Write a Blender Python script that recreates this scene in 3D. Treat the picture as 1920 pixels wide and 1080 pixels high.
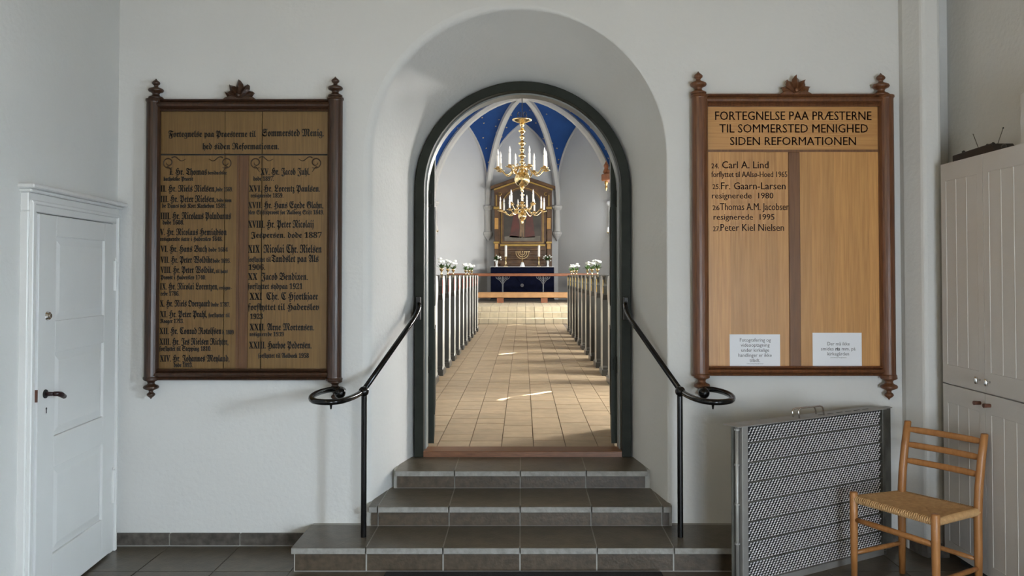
import bpy, math, random
from math import sin, cos, pi, radians, sqrt, atan2
from mathutils import Vector, Matrix
random.seed(7)
for o in list(bpy.data.objects): bpy.data.objects.remove(o)
S = bpy.context.scene
COL = S.collection

# ---------------------------------------------------------------- camera
F = 1500.0; PITCH = radians(1.2); CX = 980.0; CY = 515.0 - F*math.tan(PITCH)
cam = bpy.data.cameras.new('camera'); cam.sensor_width = 36.0; cam.lens = 36.0*F/1920
cam.shift_x = -(CX-960)/1920.0; cam.shift_y = (CY-540)/1920.0
cam.clip_start = 0.05; cam.clip_end = 200
co = bpy.data.objects.new('camera', cam); COL.objects.link(co)
co.location = (0, 0, 1.65); co.rotation_euler = (radians(90)+PITCH, 0, 0)
S.camera = co
S.view_settings.view_transform = 'Standard'; S.view_settings.look = 'None'
S.view_settings.gamma = 1.0; S.view_settings.use_curve_mapping = False
S.view_settings.exposure = 0.0

# ---------------------------------------------------------------- light
w = bpy.data.worlds.new('world'); S.world = w; w.use_nodes = True
w.node_tree.nodes['Background'].inputs[0].default_value = (0.62, 0.76, 1.0, 1)
w.node_tree.nodes['Background'].inputs[1].default_value = 1.0
def area(name, loc, direction, sx, sy, power, col):
    l = bpy.data.lights.new(name, 'AREA'); l.shape = 'RECTANGLE'; l.size = sx; l.size_y = sy
    l.energy = power; l.color = col
    o = bpy.data.objects.new(name, l); COL.objects.link(o); o.location = loc
    o.rotation_euler = Vector(direction).to_track_quat('-Z', 'Z').to_euler()
    return o
COOL = (0.80, 0.90, 1.0)
# tower room: open porch door in the right wall beyond the cupboards, and the glazed door behind
area('door_daylight_right', (3.70, 1.0, 2.40), (-1, 0.30, -0.45), 2.3, 1.3, 1800, (0.72, 0.86, 1.0))
area('door_daylight_back', (1.5, -1.7, 0.95), (-.05, 1, -0.12), 1.5, 1.7, 165, (0.80, 0.90, 1.0))
area('high_window_left', (-1.78, 0.2, 2.9), (1, 0.55, 0.0), 0.7, 1.1, 30, (1.0, 0.86, 0.60))
# nave: tall windows in both side walls
for yy, pw in ((9.0, 480), (12.3, 450), (15.6, 430), (20.6, 420)):
    area('nave_window_right', (3.93, yy, 2.75), (-1, 0, -0.5), 0.30, 1.8, pw, (1.0, 0.97, 0.92))
for yy in (9.0, 14.0, 19.0):
    area('nave_window_left', (-3.93, yy, 3.5), (1, 0, -0.1), 1.0, 2.8, 9, (0.86, 0.93, 1.0))
area('apse_window_right', (2.86, 24.5, 3.6), (-1, 0, -0.1), 0.9, 2.0, 42, (0.9, 0.95, 1.0))
sl = bpy.data.lights.new('sun', 'SUN'); sl.energy = 110; sl.angle = radians(0.5); sl.color = (1, 0.93, 0.82)
so = bpy.data.objects.new('sun', sl); COL.objects.link(so); so.location = (8, 18, 12)
so.rotation_euler = Vector((-0.67, -0.74, -0.70)).to_track_quat('-Z', 'Z').to_euler()

# ---------------------------------------------------------------- helpers
def at(px, py, Y):
    a = (px-CX)/F; b = (CY-py)/F
    t = Y/(cos(PITCH)-b*sin(PITCH))
    return Vector((a*t, Y, 1.65+t*(sin(PITCH)+b*cos(PITCH))))
class MB:
    def __init__(s): s.v = []; s.f = []; s.m = []
    def add(s, vs, fs, mi=0):
        n = len(s.v); s.v += [tuple(p) for p in vs]; s.f += [tuple(n+i for i in f) for f in fs]; s.m += [mi]*len(fs)
        return s
    def box(s, x0, x1, y0, y1, z0, z1, mi=0):
        return s.hexa([(x0,y0,z0),(x1,y0,z0),(x1,y1,z0),(x0,y1,z0),(x0,y0,z1),(x1,y0,z1),(x1,y1,z1),(x0,y1,z1)], mi)
    def hexa(s, p, mi=0):
        return s.add(p, [(3,2,1,0),(4,5,6,7),(0,1,5,4),(1,2,6,5),(2,3,7,6),(3,0,4,7)], mi)
    def prism(s, poly, y0, y1, axis='y', mi=0):
        n = len(poly)
        if axis == 'y': A = [(a,y0,b) for a,b in poly]; B = [(a,y1,b) for a,b in poly]
        elif axis == 'x': A = [(y0,a,b) for a,b in poly]; B = [(y1,a,b) for a,b in poly]
        else: A = [(a,b,y0) for a,b in poly]; B = [(a,b,y1) for a,b in poly]
        return s.add(A+B, [tuple(range(n)), tuple(range(2*n-1, n-1, -1))]+[(i,i+n,(i+1)%n+n,(i+1)%n) for i in range(n)], mi)
    def tube(s, pts, r, n=8, cap=True, sx=1.0, closed=False):
        pts = [Vector(p) for p in pts]; R = r if isinstance(r, (list, tuple)) else [r]*len(pts)
        rings = []; prev = None
        for i, p in enumerate(pts):
            if closed: d = pts[(i+1) % len(pts)]-pts[i-1]
            else: d = (pts[min(i+1, len(pts)-1)]-pts[max(i-1, 0)])
            d.normalize()
            if prev is None:
                up = Vector((0,0,1)) if abs(d.z) < .9 else Vector((0,1,0))
                u = d.cross(up).normalized()
            else: u = (prev-d*prev.dot(d)).normalized()
            v = d.cross(u); prev = u
            rings.append([p+(u*cos(2*pi*k/n)*sx+v*sin(2*pi*k/n))*R[i] for k in range(n)])
        vs = [q for ring in rings for q in ring]; fs = []
        m = len(pts)
        for i in range(m if closed else m-1):
            j = (i+1) % m
            for k in range(n): fs.append((i*n+k, i*n+(k+1)%n, j*n+(k+1)%n, j*n+k))
        if cap and not closed: fs += [tuple(range(n-1,-1,-1)), tuple((m-1)*n+k for k in range(n))]
        return s.add(vs, fs)
    def lathe(s, prof, c=(0,0,0), n=16, flip=1, half=False):
        vs = []; fs = []; m = len(prof)
        for r, z in prof:
            for k in range(n):
                a = 2*pi*k/n
                vs.append((c[0]+r*cos(a), c[1]+r*sin(a), c[2]+z*flip))
        for i in range(m-1):
            for k in range(n): fs.append((i*n+k, i*n+(k+1)%n, (i+1)*n+(k+1)%n, (i+1)*n+k))
        fs += [tuple(range(n-1,-1,-1)), tuple((m-1)*n+k for k in range(n))]
        return s.add(vs, fs)
    def ball(s, c, r, n=12, m=8, sz=1.0):
        return s.lathe([(max(1e-4, r*sin(pi*i/m)), -r*sz*cos(pi*i/m)) for i in range(m+1)], c, n)
    def mesh(s, name, smooth=False):
        me = bpy.data.meshes.new(name); me.from_pydata(s.v, [], s.f)
        if any(s.m):
            me.polygons.foreach_set('material_index', s.m)
        if smooth: me.shade_smooth()
        me.update(); return me
    def build(s, name, mat, parent=None, smooth=False, bevel=0, seg=1, **kw):
        me = s.mesh(name, smooth)
        for m_ in (mat if isinstance(mat, (list, tuple)) else [mat]): me.materials.append(m_)
        return place(name, me, parent, bevel, seg, **kw)
def place(name, me, parent=None, bevel=0, seg=1, loc=None, rz=None, **kw):
    o = bpy.data.objects.new(name, me); COL.objects.link(o)
    if loc is not None: o.location = loc
    if rz is not None: o.rotation_euler.z = rz
    if parent is not None:
        o.parent = parent
        if loc is None and rz is None: o.matrix_parent_inverse = PINV.get(parent.name, Matrix())
    if bevel:
        b = o.modifiers.new('bevel', 'BEVEL'); b.width = bevel; b.segments = seg; b.limit_method = 'ANGLE'; b.angle_limit = radians(40)
    if me is not None and len(me.polygons) and me.polygons[0].use_smooth:
        pass
    for k, v in kw.items(): o[k] = v
    return o
PINV = {}     # world-space children: empties keep the inverse of their own placement
def thing(name, label, cat, loc=(0,0,0), group=None, rz=0, local=False):
    o = bpy.data.objects.new(name, None); COL.objects.link(o); o.location = loc; o.rotation_euler.z = rz
    o.empty_display_size = .1
    o['label'] = label; o['category'] = cat
    if group: o['group'] = group
    if not local: PINV[o.name] = (Matrix.Translation(Vector(loc)) @ Matrix.Rotation(rz, 4, 'Z')).inverted()
    return o
def struct_empty(name, loc=(0,0,0), rz=0, label=None, local=False):
    o = bpy.data.objects.new(name, None); COL.objects.link(o); o.location = loc; o.rotation_euler.z = rz
    o['kind'] = 'structure'
    if label: o['label'] = label
    if not local: PINV[o.name] = (Matrix.Translation(Vector(loc)) @ Matrix.Rotation(rz, 4, 'Z')).inverted()
    return o
def tag(o, label, cat, group=None):
    o['label'] = label; o['category'] = cat
    if group: o['group'] = group
    return o

# ---------------------------------------------------------------- materials
def mat(name, col, rough=.6, metal=0.0, spec=.5, noise=0.0, nscale=8.0, bump=0.0, bscale=60.0, stretch=(1,1,1), rand=0.0, coat=0.0, col2=None, emis=None, coords='Object', detail=4.0):
    m = bpy.data.materials.new(name); m.use_nodes = True; nt = m.node_tree; L = nt.links
    b = nt.nodes['Principled BSDF']; b.inputs['Roughness'].default_value = rough; b.inputs['Metallic'].default_value = metal
    b.inputs['Specular IOR Level'].default_value = spec; b.inputs['Coat Weight'].default_value = coat
    b.inputs['Base Color'].default_value = (*col, 1)
    tc = nt.nodes.new('ShaderNodeTexCoord'); mp = nt.nodes.new('ShaderNodeMapping'); mp.inputs['Scale'].default_value = stretch
    L.new(tc.outputs[coords], mp.inputs[0])
    last = None
    if noise or col2:
        n = nt.nodes.new('ShaderNodeTexNoise'); n.inputs['Scale'].default_value = nscale; n.inputs['Detail'].default_value = detail
        L.new(mp.outputs[0], n.inputs['Vector'])
        r = nt.nodes.new('ShaderNodeValToRGB'); e = r.color_ramp.elements
        c2 = col2 or tuple(c*(1-noise) for c in col)
        e[0].position = .32; e[1].position = .68; e[0].color = (*c2, 1); e[1].color = (*col, 1)
        L.new(n.outputs['Fac'], r.inputs[0]); last = r.outputs[0]
        if rand:
            oi = nt.nodes.new('ShaderNodeObjectInfo'); hs = nt.nodes.new('ShaderNodeHueSaturation')
            mr = nt.nodes.new('ShaderNodeMapRange'); mr.inputs[3].default_value = 1-rand; mr.inputs[4].default_value = 1+rand
            L.new(oi.outputs['Random'], mr.inputs[0]); L.new(mr.outputs[0], hs.inputs['Value']); L.new(last, hs.inputs['Color']); last = hs.outputs[0]
            add = nt.nodes.new('ShaderNodeVectorMath'); add.operation = 'ADD'
            L.new(tc.outputs[coords], add.inputs[0]); 
            ml = nt.nodes.new('ShaderNodeMath'); ml.operation = 'MULTIPLY'; ml.inputs[1].default_value = 37.0
            L.new(oi.outputs['Random'], ml.inputs[0]); L.new(ml.outputs[0], add.inputs[1]); L.new(add.outputs[0], mp.inputs[0])
        L.new(last, b.inputs['Base Color'])
    if bump:
        n2 = nt.nodes.new('ShaderNodeTexNoise'); n2.inputs['Scale'].default_value = bscale; n2.inputs['Detail'].default_value = 3
        L.new(mp.outputs[0], n2.inputs['Vector']); bp = nt.nodes.new('ShaderNodeBump'); bp.inputs['Strength'].default_value = bump
        bp.inputs['Distance'].default_value = .01
        L.new(n2.outputs['Fac'], bp.inputs['Height']); L.new(bp.outputs[0], b.inputs['Normal'])
    if emis:
        b.inputs['Emission Color'].default_value = (*col, 1); b.inputs['Emission Strength'].default_value = emis
    return m
M = {}
M['plaster'] = mat('tower plaster', (.66,.655,.63), .85, noise=.04, nscale=1.6, bump=.25, bscale=35)
M['plaster_nave'] = mat('nave plaster', (.62,.64,.65), .85, noise=.04, nscale=1.2, bump=.15, bscale=30)
M['rib'] = mat('rib plaster', (.62,.62,.60), .8, noise=.05, nscale=4)
M['ceiling'] = mat('warm bounce ceiling', (.38,.27,.14), .7, noise=.1)  # unseen ceilings, colour chosen for warm bounce and less fill
M['blue'] = mat('vault blue', (.012,.085,.33), .7, noise=.18, nscale=2.5)
M['gold_paint'] = mat('star gilt', (.75,.55,.25), .5, noise=.1)
M['paint_white'] = mat('door paint', (.70,.70,.68), .38, noise=.03, nscale=5, bump=.06, bscale=90)
M['cup_white'] = mat('cupboard paint', (.62,.60,.575), .45, noise=.03, nscale=6, bump=.05, bscale=80)
M['groove_glint'] = mat('cupboard bead paint', (.76,.75,.73), .35, noise=.02)  # bevel highlights of the grooves put into a paler paint
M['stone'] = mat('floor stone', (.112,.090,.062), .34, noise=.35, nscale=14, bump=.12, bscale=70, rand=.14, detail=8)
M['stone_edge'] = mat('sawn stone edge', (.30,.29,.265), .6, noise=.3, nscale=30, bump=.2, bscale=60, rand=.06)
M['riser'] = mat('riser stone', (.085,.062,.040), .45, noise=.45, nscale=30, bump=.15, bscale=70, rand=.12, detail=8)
M['grout'] = mat('grout', (.36,.35,.32), .9, noise=.1, nscale=40)
M['grout_floor'] = mat('floor grout', (.17,.16,.145), .9, noise=.1, nscale=40)
M['skirt'] = mat('skirting stone', (.11,.095,.08), .5, noise=.6, nscale=22, bump=.2, bscale=60, rand=.15, detail=8)
M['tile'] = mat('yellow clay tile', (.45,.345,.225), .42, noise=.22, nscale=9, bump=.1, bscale=40, rand=.09)
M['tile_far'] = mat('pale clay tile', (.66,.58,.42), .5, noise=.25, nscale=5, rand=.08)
M['tile_grout'] = mat('tile joint', (.17,.135,.10), .9, noise=.1)
M['frame_green'] = mat('dark green frame paint', (.018,.021,.015), .6, noise=.3, nscale=10, spec=.22)
M['leaf_green'] = mat('door leaf paint', (.022,.027,.020), .55, spec=.25, noise=.2, nscale=8)
M['rebate'] = mat('rebate paint', (.24,.25,.235), .5, noise=.08)
M['sill'] = mat('threshold wood', (.22,.095,.045), .4, noise=.35, nscale=12, stretch=(1,12,12))
M['iron'] = mat('black lacquered iron', (.004,.004,.004), .2, noise=.1, spec=.35)
M['iron_matt'] = mat('black iron', (.012,.012,.012), .5, noise=.1)
M['oak_dark'] = mat('dark oak', (.055,.023,.010), .33, col2=(.022,.010,.005), nscale=6, stretch=(14,14,1.2), bump=.08, bscale=12)
M['oak_panel'] = mat('aged oak panel', (.170,.095,.027), .5, col2=(.125,.068,.018), nscale=5, stretch=(22,22,.9), rand=.05)
M['mull_dark'] = mat('mullion of old board', (.125,.055,.018), .42, col2=(.08,.034,.012), nscale=5, stretch=(16,16,1))
M['oak_red'] = mat('brown oak', (.165,.064,.024), .33, col2=(.085,.032,.014), nscale=6, stretch=(14,14,1.2), bump=.08, bscale=12)
M['oak_light'] = mat('light oak plank', (.53,.275,.088), .42, col2=(.42,.20,.060), nscale=5, stretch=(20,20,.8), rand=.15)
M['oak_lighth'] = mat('light oak header', (.53,.275,.088), .42, col2=(.42,.20,.060), nscale=5, stretch=(.8,20,20), rand=.04)
M['mull_light'] = mat('mullion of new board', (.17,.072,.022), .5, col2=(.12,.048,.014), nscale=5, stretch=(16,16,1))
M['ink'] = mat('lettering paint', (.006,.005,.004), .5, noise=.1)
M['ink_brown'] = mat('carved brown lettering', (.045,.017,.008), .6, noise=.1)
M['ornament'] = mat('faded ornament paint', (.045,.022,.010), .6, noise=.2)
M['paper'] = mat('white paper', (.80,.82,.86), .7, noise=.01)
M['print'] = mat('grey print', (.06,.06,.065), .7, noise=.01)
M['alu'] = mat('dull aluminium', (.36,.35,.33), .42, metal=.4, noise=.2, nscale=9)
M['alu_dark'] = mat('grimy aluminium', (.16,.155,.135), .5, metal=.3, noise=.5, nscale=8)
M['mesh_metal'] = mat('lit stretched aluminium', (.95,.94,.95), .35, metal=.12, noise=.05)  # near-white base carries the light caught by the raised strands
M['mat_back'] = mat('dark gap', (.02,.02,.02), .8, noise=.2)  # black for dark backs, and for shade put into hollows, slots, plinth gap
M['chrome'] = mat('chrome', (.75,.75,.75), .15, metal=1, noise=.02)
M['beech'] = mat('orange beech', (.41,.185,.060), .38, col2=(.32,.135,.040), nscale=6, stretch=(10,10,1.5))
M['cord'] = mat('paper cord', (.60,.37,.17), .75, col2=(.47,.28,.12), nscale=40)
M['knob_wood'] = mat('brown wooden knob', (.13,.05,.03), .4, noise=.2)
M['lever'] = mat('dark red wooden lever', (.022,.006,.006), .4, noise=.2)
M['black_box'] = mat('dark painted box', (.022,.014,.010), .5, noise=.4, nscale=20)
M['steel'] = mat('steel rod', (.15,.14,.12), .4, metal=.8, noise=.1)
M['doormat'] = mat('black doormat', (.010,.010,.011), .9, noise=.4, nscale=60, bump=.4, bscale=120)
M['pew'] = mat('shaded grey green pew paint', (.052,.052,.046), .30, noise=.12, nscale=6, spec=.6)  # grey-green darkened to stand for shade on the camera side
M['pew_lit_side'] = mat('lit pew end paint', (.60,.62,.59), .22, noise=.06, nscale=6, spec=.7)  # aisle faces coloured pale to stand for window light
M['pew_red'] = mat('red pew edge', (.35,.05,.03), .4, noise=.1)
M['pew_gold'] = mat('gilt pew edge', (.65,.45,.10), .35, metal=.6, noise=.1)
M['seat_wood'] = mat('pew seat wood', (.16,.08,.04), .5, noise=.2)
M['brass'] = mat('polished brass', (.86,.66,.34), .16, metal=1, noise=.06)
M['candle'] = mat('white candle', (.85,.84,.80), .45, noise=.02)
M['bulb'] = mat('candle bulb glass', (.80,.80,.82), .08, noise=.02, spec=.9)
M['altar_blue'] = mat('dark blue velvet', (.005,.007,.022), .95, spec=.1, noise=.4, nscale=8)
M['embroid'] = mat('silver embroidery', (.16,.16,.17), .6, noise=.2)
M['altar_wood'] = mat('altarpiece wood', (.125,.062,.022), .4, col2=(.06,.028,.012), nscale=5)
M['altar_gilt'] = mat('altarpiece gilding', (.40,.26,.07), .35, metal=.5, noise=.2)
M['ochre'] = mat('ochre column panel', (.50,.27,.07), .5, noise=.2)
M['canvas'] = mat('dark painting canvas', (.050,.040,.030), .4, col2=(.022,.020,.016), nscale=3)
M['robe'] = mat('painted red robe', (.10,.022,.016), .4, col2=(.06,.02,.016), nscale=5)
M['flesh'] = mat('painted pale figure', (.22,.14,.075), .4, noise=.3)
M['ground_p'] = mat('painted ground', (.16,.14,.11), .5, noise=.4, nscale=4)
M['rail_wood'] = mat('altar rail wood', (.24,.085,.035), .35, noise=.25, nscale=6)
M['kneel_wood'] = mat('kneeler wood', (.44,.24,.10), .4, noise=.2, nscale=6)
M['grey_iron'] = mat('grey iron', (.10,.11,.12), .45, noise=.1)
M['ceramic'] = mat('white ceramic', (.75,.77,.78), .25, noise=.02)
M['petal'] = mat('white petals', (.86,.88,.84), .6, noise=.03)
M['leaf'] = mat('green leaves', (.060,.13,.030), .5, noise=.4, nscale=20)
M['pulpit'] = mat('carved pulpit wood', (.30,.11,.045), .45, noise=.3, nscale=8)
M['dark_cloth'] = mat('dark knitted cloth', (.02,.018,.018), .9, noise=.3)
M['red_brown'] = mat('red brown leather', (.10,.03,.02), .5, noise=.2)

# ---------------------------------------------------------------- tower room shell
D = 4.91; DS = 5.61; H1 = .137; H2 = .26; H3 = .378; NF = .41
LW0 = Vector((-2.49, D, 0)); LDIR = Vector((.0866,-.996,0)); LN = Vector((.996,.0866,0))
def arch(xl, xr, zs, n=32, zb=0.0):
    c = (xl+xr)/2; r = (xr-xl)/2
    pts = [(xl, zb), (xl, zb+(zs-zb)*.5)]
    for i in range(n+1):
        a = pi-pi*i/n; pts.append((c+r*cos(a), zs+r*sin(a)))
    pts += [(xr, zb+(zs-zb)*.5), (xr, zb)]
    return pts
NA = 36
outer = arch(-.926, .884, 2.385, NA)
inner = arch(-.755, .755, 2.253, NA)
CEIL = 4.35
# front face of the niche wall, niche faces
mb = MB()
# rounding width: left softer than right
def rw(x): return .055 if x < -.4 else (.012 if x > .4 else .012+.043*(.4-x)/.8)
edge = []
for (x, z) in outer:
    c = (-.02, 2.385 if z > 2.385 else z); d = Vector((x-c[0], z-c[1])).normalized(); k = rw(x)
    edge.append((x+d.x*k, z+d.y*k if z > 0 else z))
poly = [(-2.49,0)]+edge+[(2.32,0),(2.32,CEIL),(-2.49,CEIL)]
mb.add([(x,D,z) for x,z in poly], [tuple(range(len(poly)))])
curves = []
for j in range(6):
    a = pi/2*j/5; row = []
    for (e, o_) in zip(edge, outer):
        k = rw(o_[0]); ex = Vector((e[0]-o_[0], 0, e[1]-o_[1]))
        row.append(Vector((o_[0],D,o_[1]))+ex*(1-sin(a))+Vector((0,k*(1-cos(a)),0)))
    curves.append(row)
for t in (.35,.7,1.0):
    curves.append([Vector((o_[0]+(i_[0]-o_[0])*t, D+rw(o_[0])+(DS+.09-D-rw(o_[0]))*t, o_[1]+(i_[1]-o_[1])*t)) for o_, i_ in zip(outer, inner)])
n = len(outer); vs = [p for c in curves for p in c]
mb2 = MB().add(vs, [(i*n+k, i*n+k+1, (i+1)*n+k+1, (i+1)*n+k) for i in range(len(curves)-1) for k in range(n-1)])
wf = mb.build('wall_front', M['plaster'], kind='structure')
mb2.build('niche_face', M['plaster'], wf, smooth=True)
# pier at the right and the wall behind it
MB().prism([(2.32,D),(2.32,D-.05),(2.362,4.74),(2.372,4.725),(2.39,4.72),(2.46,4.72),(2.478,4.728),(2.485,4.745),(2.485,D)], 0, CEIL, 'z').build('wall_pier', M['plaster'], kind='structure', bevel=.004)
MB().box(2.32, 3.3, D, D+.1, 0, CEIL).build('wall_alcove', M['plaster'], kind='structure')
MB().box(3.1, 3.2, -1.9, .1, 0, CEIL).box(3.1, 3.2, 1.5, D+.05, 0, CEIL).box(3.1, 3.2, .1, 1.5, 2.0, CEIL).build('wall_right', M['plaster'], kind='structure')
MB().box(3.2, 4.1, -.55, -.45, 0, 3.3).box(3.2, 4.1, 2.25, 2.35, 0, 3.3).box(3.2, 4.1, -.55, 2.35, 3.2, 3.3).box(4.0, 4.1, -.55, 2.35, 0, 3.3).box(3.1, 4.1, -.55, 2.35, -.1, -.004).build('wall_light_box', M['plaster'], kind='structure')  # unseen shell added outside the door to block sun and cut skylight
MB().box(2.62, 3.1, 2.90, D, 2.29, CEIL).box(2.62, 3.1, 4.63, D, 0, 2.29).build('wall_right_upper', M['plaster'], kind='structure')
lend = LW0+LDIR*6.85; th = LN*-.1
MB().hexa([LW0+th+Vector((0,0,0)), LW0, lend, lend+th]+[p+Vector((0,0,CEIL)) for p in (LW0+th, LW0, lend, lend+th)]).build('wall_left', M['plaster'], kind='structure')
MB().box(-2.3, 3.2, -2.0, -1.9, 0, CEIL).build('wall_back', M['plaster'], kind='structure')
MB().box(-2.9, 3.3, -2.0, DS, CEIL, CEIL+.1).build('ceiling', M['ceiling'], kind='structure')
# door opening in the right wall and back wall (light comes through them), simple frames
for nm, b in (('door_2', (3.03,3.10,0.0,1.4,0.0,2.25)),):
    e = struct_empty(nm, (3.07,.7,0))
    MB().box(3.06,3.12,.04,.12,0,2.04).build('door_jamb', M['paint_white'], e); MB().box(3.06,3.12,1.48,1.56,0,2.04).build('door_jamb', M['paint_white'], e)
    MB().box(3.06,3.12,.04,1.56,1.98,2.06).build('door_head', M['paint_white'], e)
# tower floor: bed + single tiles
fl = MB().box(-2.7, 3.2, -2.0, D+.01, -.05, -.004).build('floor', M['grout_floor'], kind='structure')
T = .427; tilemesh = {}
tm = MB().box(-T/2+.0035, T/2-.0035, -T/2+.0035, T/2-.0035, -.03, 0).mesh('floor_tile'); tm.materials.append(M['stone'])
for j in range(6):
    for i in range(-6, 8):
        x = -.01+T*(i+.5); y = D-T*(j+.5)
        if x > 3.0 or x < -2.55 : continue
        place('floor_tile', tm, fl, loc=(x, y, random.uniform(-.0008,.0008)))
MB().box(-2.7, 3.1, -1.9, D-6*T-.004, -.02, -.001).build('floor_slab', M['stone'], fl)
# skirting stones
sk = struct_empty('baseboard_front', (-1.9,D,0))
xs = [-2.495]+[-.01-T*k for k in range(5,2,-1)]+[-1.283]
for a, b in zip(xs[:-1], xs[1:]):
    MB().box(a+.003, b-.003, D-.018, D+.01, .006, .078).build('skirting_stone', M['skirt'], sk, bevel=.003)
MB().box(-2.49,-1.283, D-.012, D+.01, 0, .075).build('skirting_bed', M['grout'], sk)
sk = struct_empty('baseboard_right', (2.1,D,0))
xs = [1.285,1.7,2.12,2.315]
for a, b in zip(xs[:-1], xs[1:]):
    MB().box(a+.003, b-.003, D-.018, D+.01, .0, .078).build('skirting_stone', M['skirt'], sk, bevel=.003)
MB().prism([(2.316,4.90),(2.345,4.73),(2.36,4.70),(2.49,4.70),(2.49,4.716),(2.372,4.716),(2.335,4.91)], 0, .078, 'z').build('skirting_stone', M['skirt'], sk)

# ---------------------------------------------------------------- steps
st = struct_empty('stairs', (0,4.7,0))
MB().box(-1.272,1.272,4.4835,D+.02,0,H1-.0015).box(-.94,.90,4.853,5.3,0,H2-.0015).box(-.84,.83,5.241,DS+.02,0,H3-.0015).build('stair_core', M['grout'], st)
def tread(x0, x1, y0, y1, z, bx0=None, bx1=None):
    g = .0035; bx0 = x0 if bx0 is None else bx0; bx1 = x1 if bx1 is None else bx1
    p = [(x0+g,y0+.004,z-.033),(x1-g,y0+.004,z-.033),(bx1-g,y1,z-.033),(bx0+g,y1,z-.033)]
    q = [(x0+g,y0+.004,z),(x1-g,y0+.004,z),(bx1-g,y1,z),(bx0+g,y1,z)]
    t = MB().hexa(p+q).build('tread_tile', M['stone'], st)
    MB().box(x0+g, x1-g, y0, y0+.0045, z-.033, z-.0008).build('tread_nosing', M['stone_edge'], t, bevel=.0015, label='rough pale grey sawn front edge')
    return t
def riser(x0, x1, y, z0, z1):
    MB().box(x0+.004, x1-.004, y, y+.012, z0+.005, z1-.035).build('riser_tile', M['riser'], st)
def joints(a, b, k0): 
    r = [a]+[v for v in [k0+T*i for i in range(-6,7)] if a+.03 < v < b-.03]+[b]; return list(zip(r[:-1], r[1:]))
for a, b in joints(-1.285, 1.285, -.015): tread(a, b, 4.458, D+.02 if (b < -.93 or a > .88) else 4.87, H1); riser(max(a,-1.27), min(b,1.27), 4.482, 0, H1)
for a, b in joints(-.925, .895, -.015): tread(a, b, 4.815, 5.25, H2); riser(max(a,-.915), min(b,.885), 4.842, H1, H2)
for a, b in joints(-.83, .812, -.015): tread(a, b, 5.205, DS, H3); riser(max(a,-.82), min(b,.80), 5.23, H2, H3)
MB().box(-.70,.70, DS-.005, 5.77, H3-.01, NF+.008).build('trim_threshold', M['sill'], kind='structure', bevel=.004)

# ---------------------------------------------------------------- door frame (dark green round arch) and leaves
def ring(ro, ri, zc, y0, y1, zb, n=40):
    o_ = [(-ro,zb)]+[(ro*cos(pi-pi*i/n), zc+ro*sin(pi-pi*i/n)) for i in range(n+1)]+[(ro,zb)]
    i_ = [(-ri,zb)]+[(ri*cos(pi-pi*i/n), zc+ri*sin(pi-pi*i/n)) for i in range(n+1)]+[(ri,zb)]
    m = len(o_); vs = [(x,y0,z) for x,z in o_]+[(x,y0,z) for x,z in i_]+[(x,y1,z) for x,z in o_]+[(x,y1,z) for x,z in i_]
    fs = []
    for k in range(m-1):
        fs += [(k,k+1,m+k+1,m+k),(2*m+k,3*m+k,3*m+k+1,2*m+k+1),(m+k,m+k+1,3*m+k+1,3*m+k),(k,2*m+k,2*m+k+1,k+1)]
    fs += [(0,m,3*m,2*m),(m-1,3*m-1,4*m-1,2*m-1)]
    return MB().add(vs, fs)
dr = struct_empty('door_1', (0,DS,H3), label='dark green round-arched double door frame between tower and nave')
fr = ring(.757,.692,2.253,DS-.012,DS+.075,H3).build('door_frame', M['frame_green'], dr, bevel=.004)
ring(.70,.682,2.253,DS+.075,DS+.20,H3).build('door_rebate', M['rebate'], dr)
for sg, nm in ((-1,'left'),(1,'right')):
    # quarter-arched leaf standing open beyond the frame; local: u away from hinge, thickness outward
    ang = radians(5.5)
    W = .66; outl = [(0,NF+.02),(W,NF+.02)]
    for i in range(15):
        a = pi/2*(1-i/14); u = W-W*cos(a); outl.append((u, 2.27+.62*sin(a)))
    outl = outl[:2]+outl[2:]
    def P(u, t, z): return (sg*(.642+u*sin(ang)+t), 5.815+u*cos(ang), z)
    A = [P(u,0,z) for u,z in outl]; B = [P(u,.046,z) for u,z in outl]; n_ = len(outl)
    lf = MB().add(A+B, [tuple(range(n_)), tuple(range(2*n_-1,n_-1,-1))]+[(i,i+n_,(i+1)%n_+n_,(i+1)%n_) for i in range(n_)]).build('door_leaf', M['leaf_green'], dr)
    for (z0,z1) in ((.62,1.25),(1.42,2.15)):
        MB().hexa([P(.1,-.006,z0),P(.56,-.006,z0),P(.56,.0,z0),P(.1,.0,z0),P(.1,-.006,z1),P(.56,-.006,z1),P(.56,.0,z1),P(.1,.0,z1)]).build('panel', M['leaf_green'], lf)
    for z in (1.0, 2.20):
        MB().lathe([(.014,-.06),(.014,.06)], (sg*.684,5.80,z), 8).box(min(sg*.655,sg*.70),max(sg*.655,sg*.70),5.795,5.805,z-.04,z+.04).build('hinge', M['frame_green'], lf)

# ---------------------------------------------------------------- nave shell
NW = 4.0; YE = 23.3; NC = 7.9; Y0 = 5.95
mb = MB()
emb_i = arch(-.78,.78,2.27,NA,H3); emb_o = arch(-1.02,1.02,2.4,NA,NF)
po = [(-NW,NF)]+emb_o+[(NW,NF),(NW,NC),(-NW,NC)]
mb.add([(x,Y0,z) for x,z in po], [tuple(range(len(po)))])
n = len(emb_i); mb.add([(x,DS+.085,z) for x,z in emb_i]+[(x,Y0,z) for x,z in emb_o], [(k,k+1,n+k+1,n+k) for k in range(n-1)])
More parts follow.
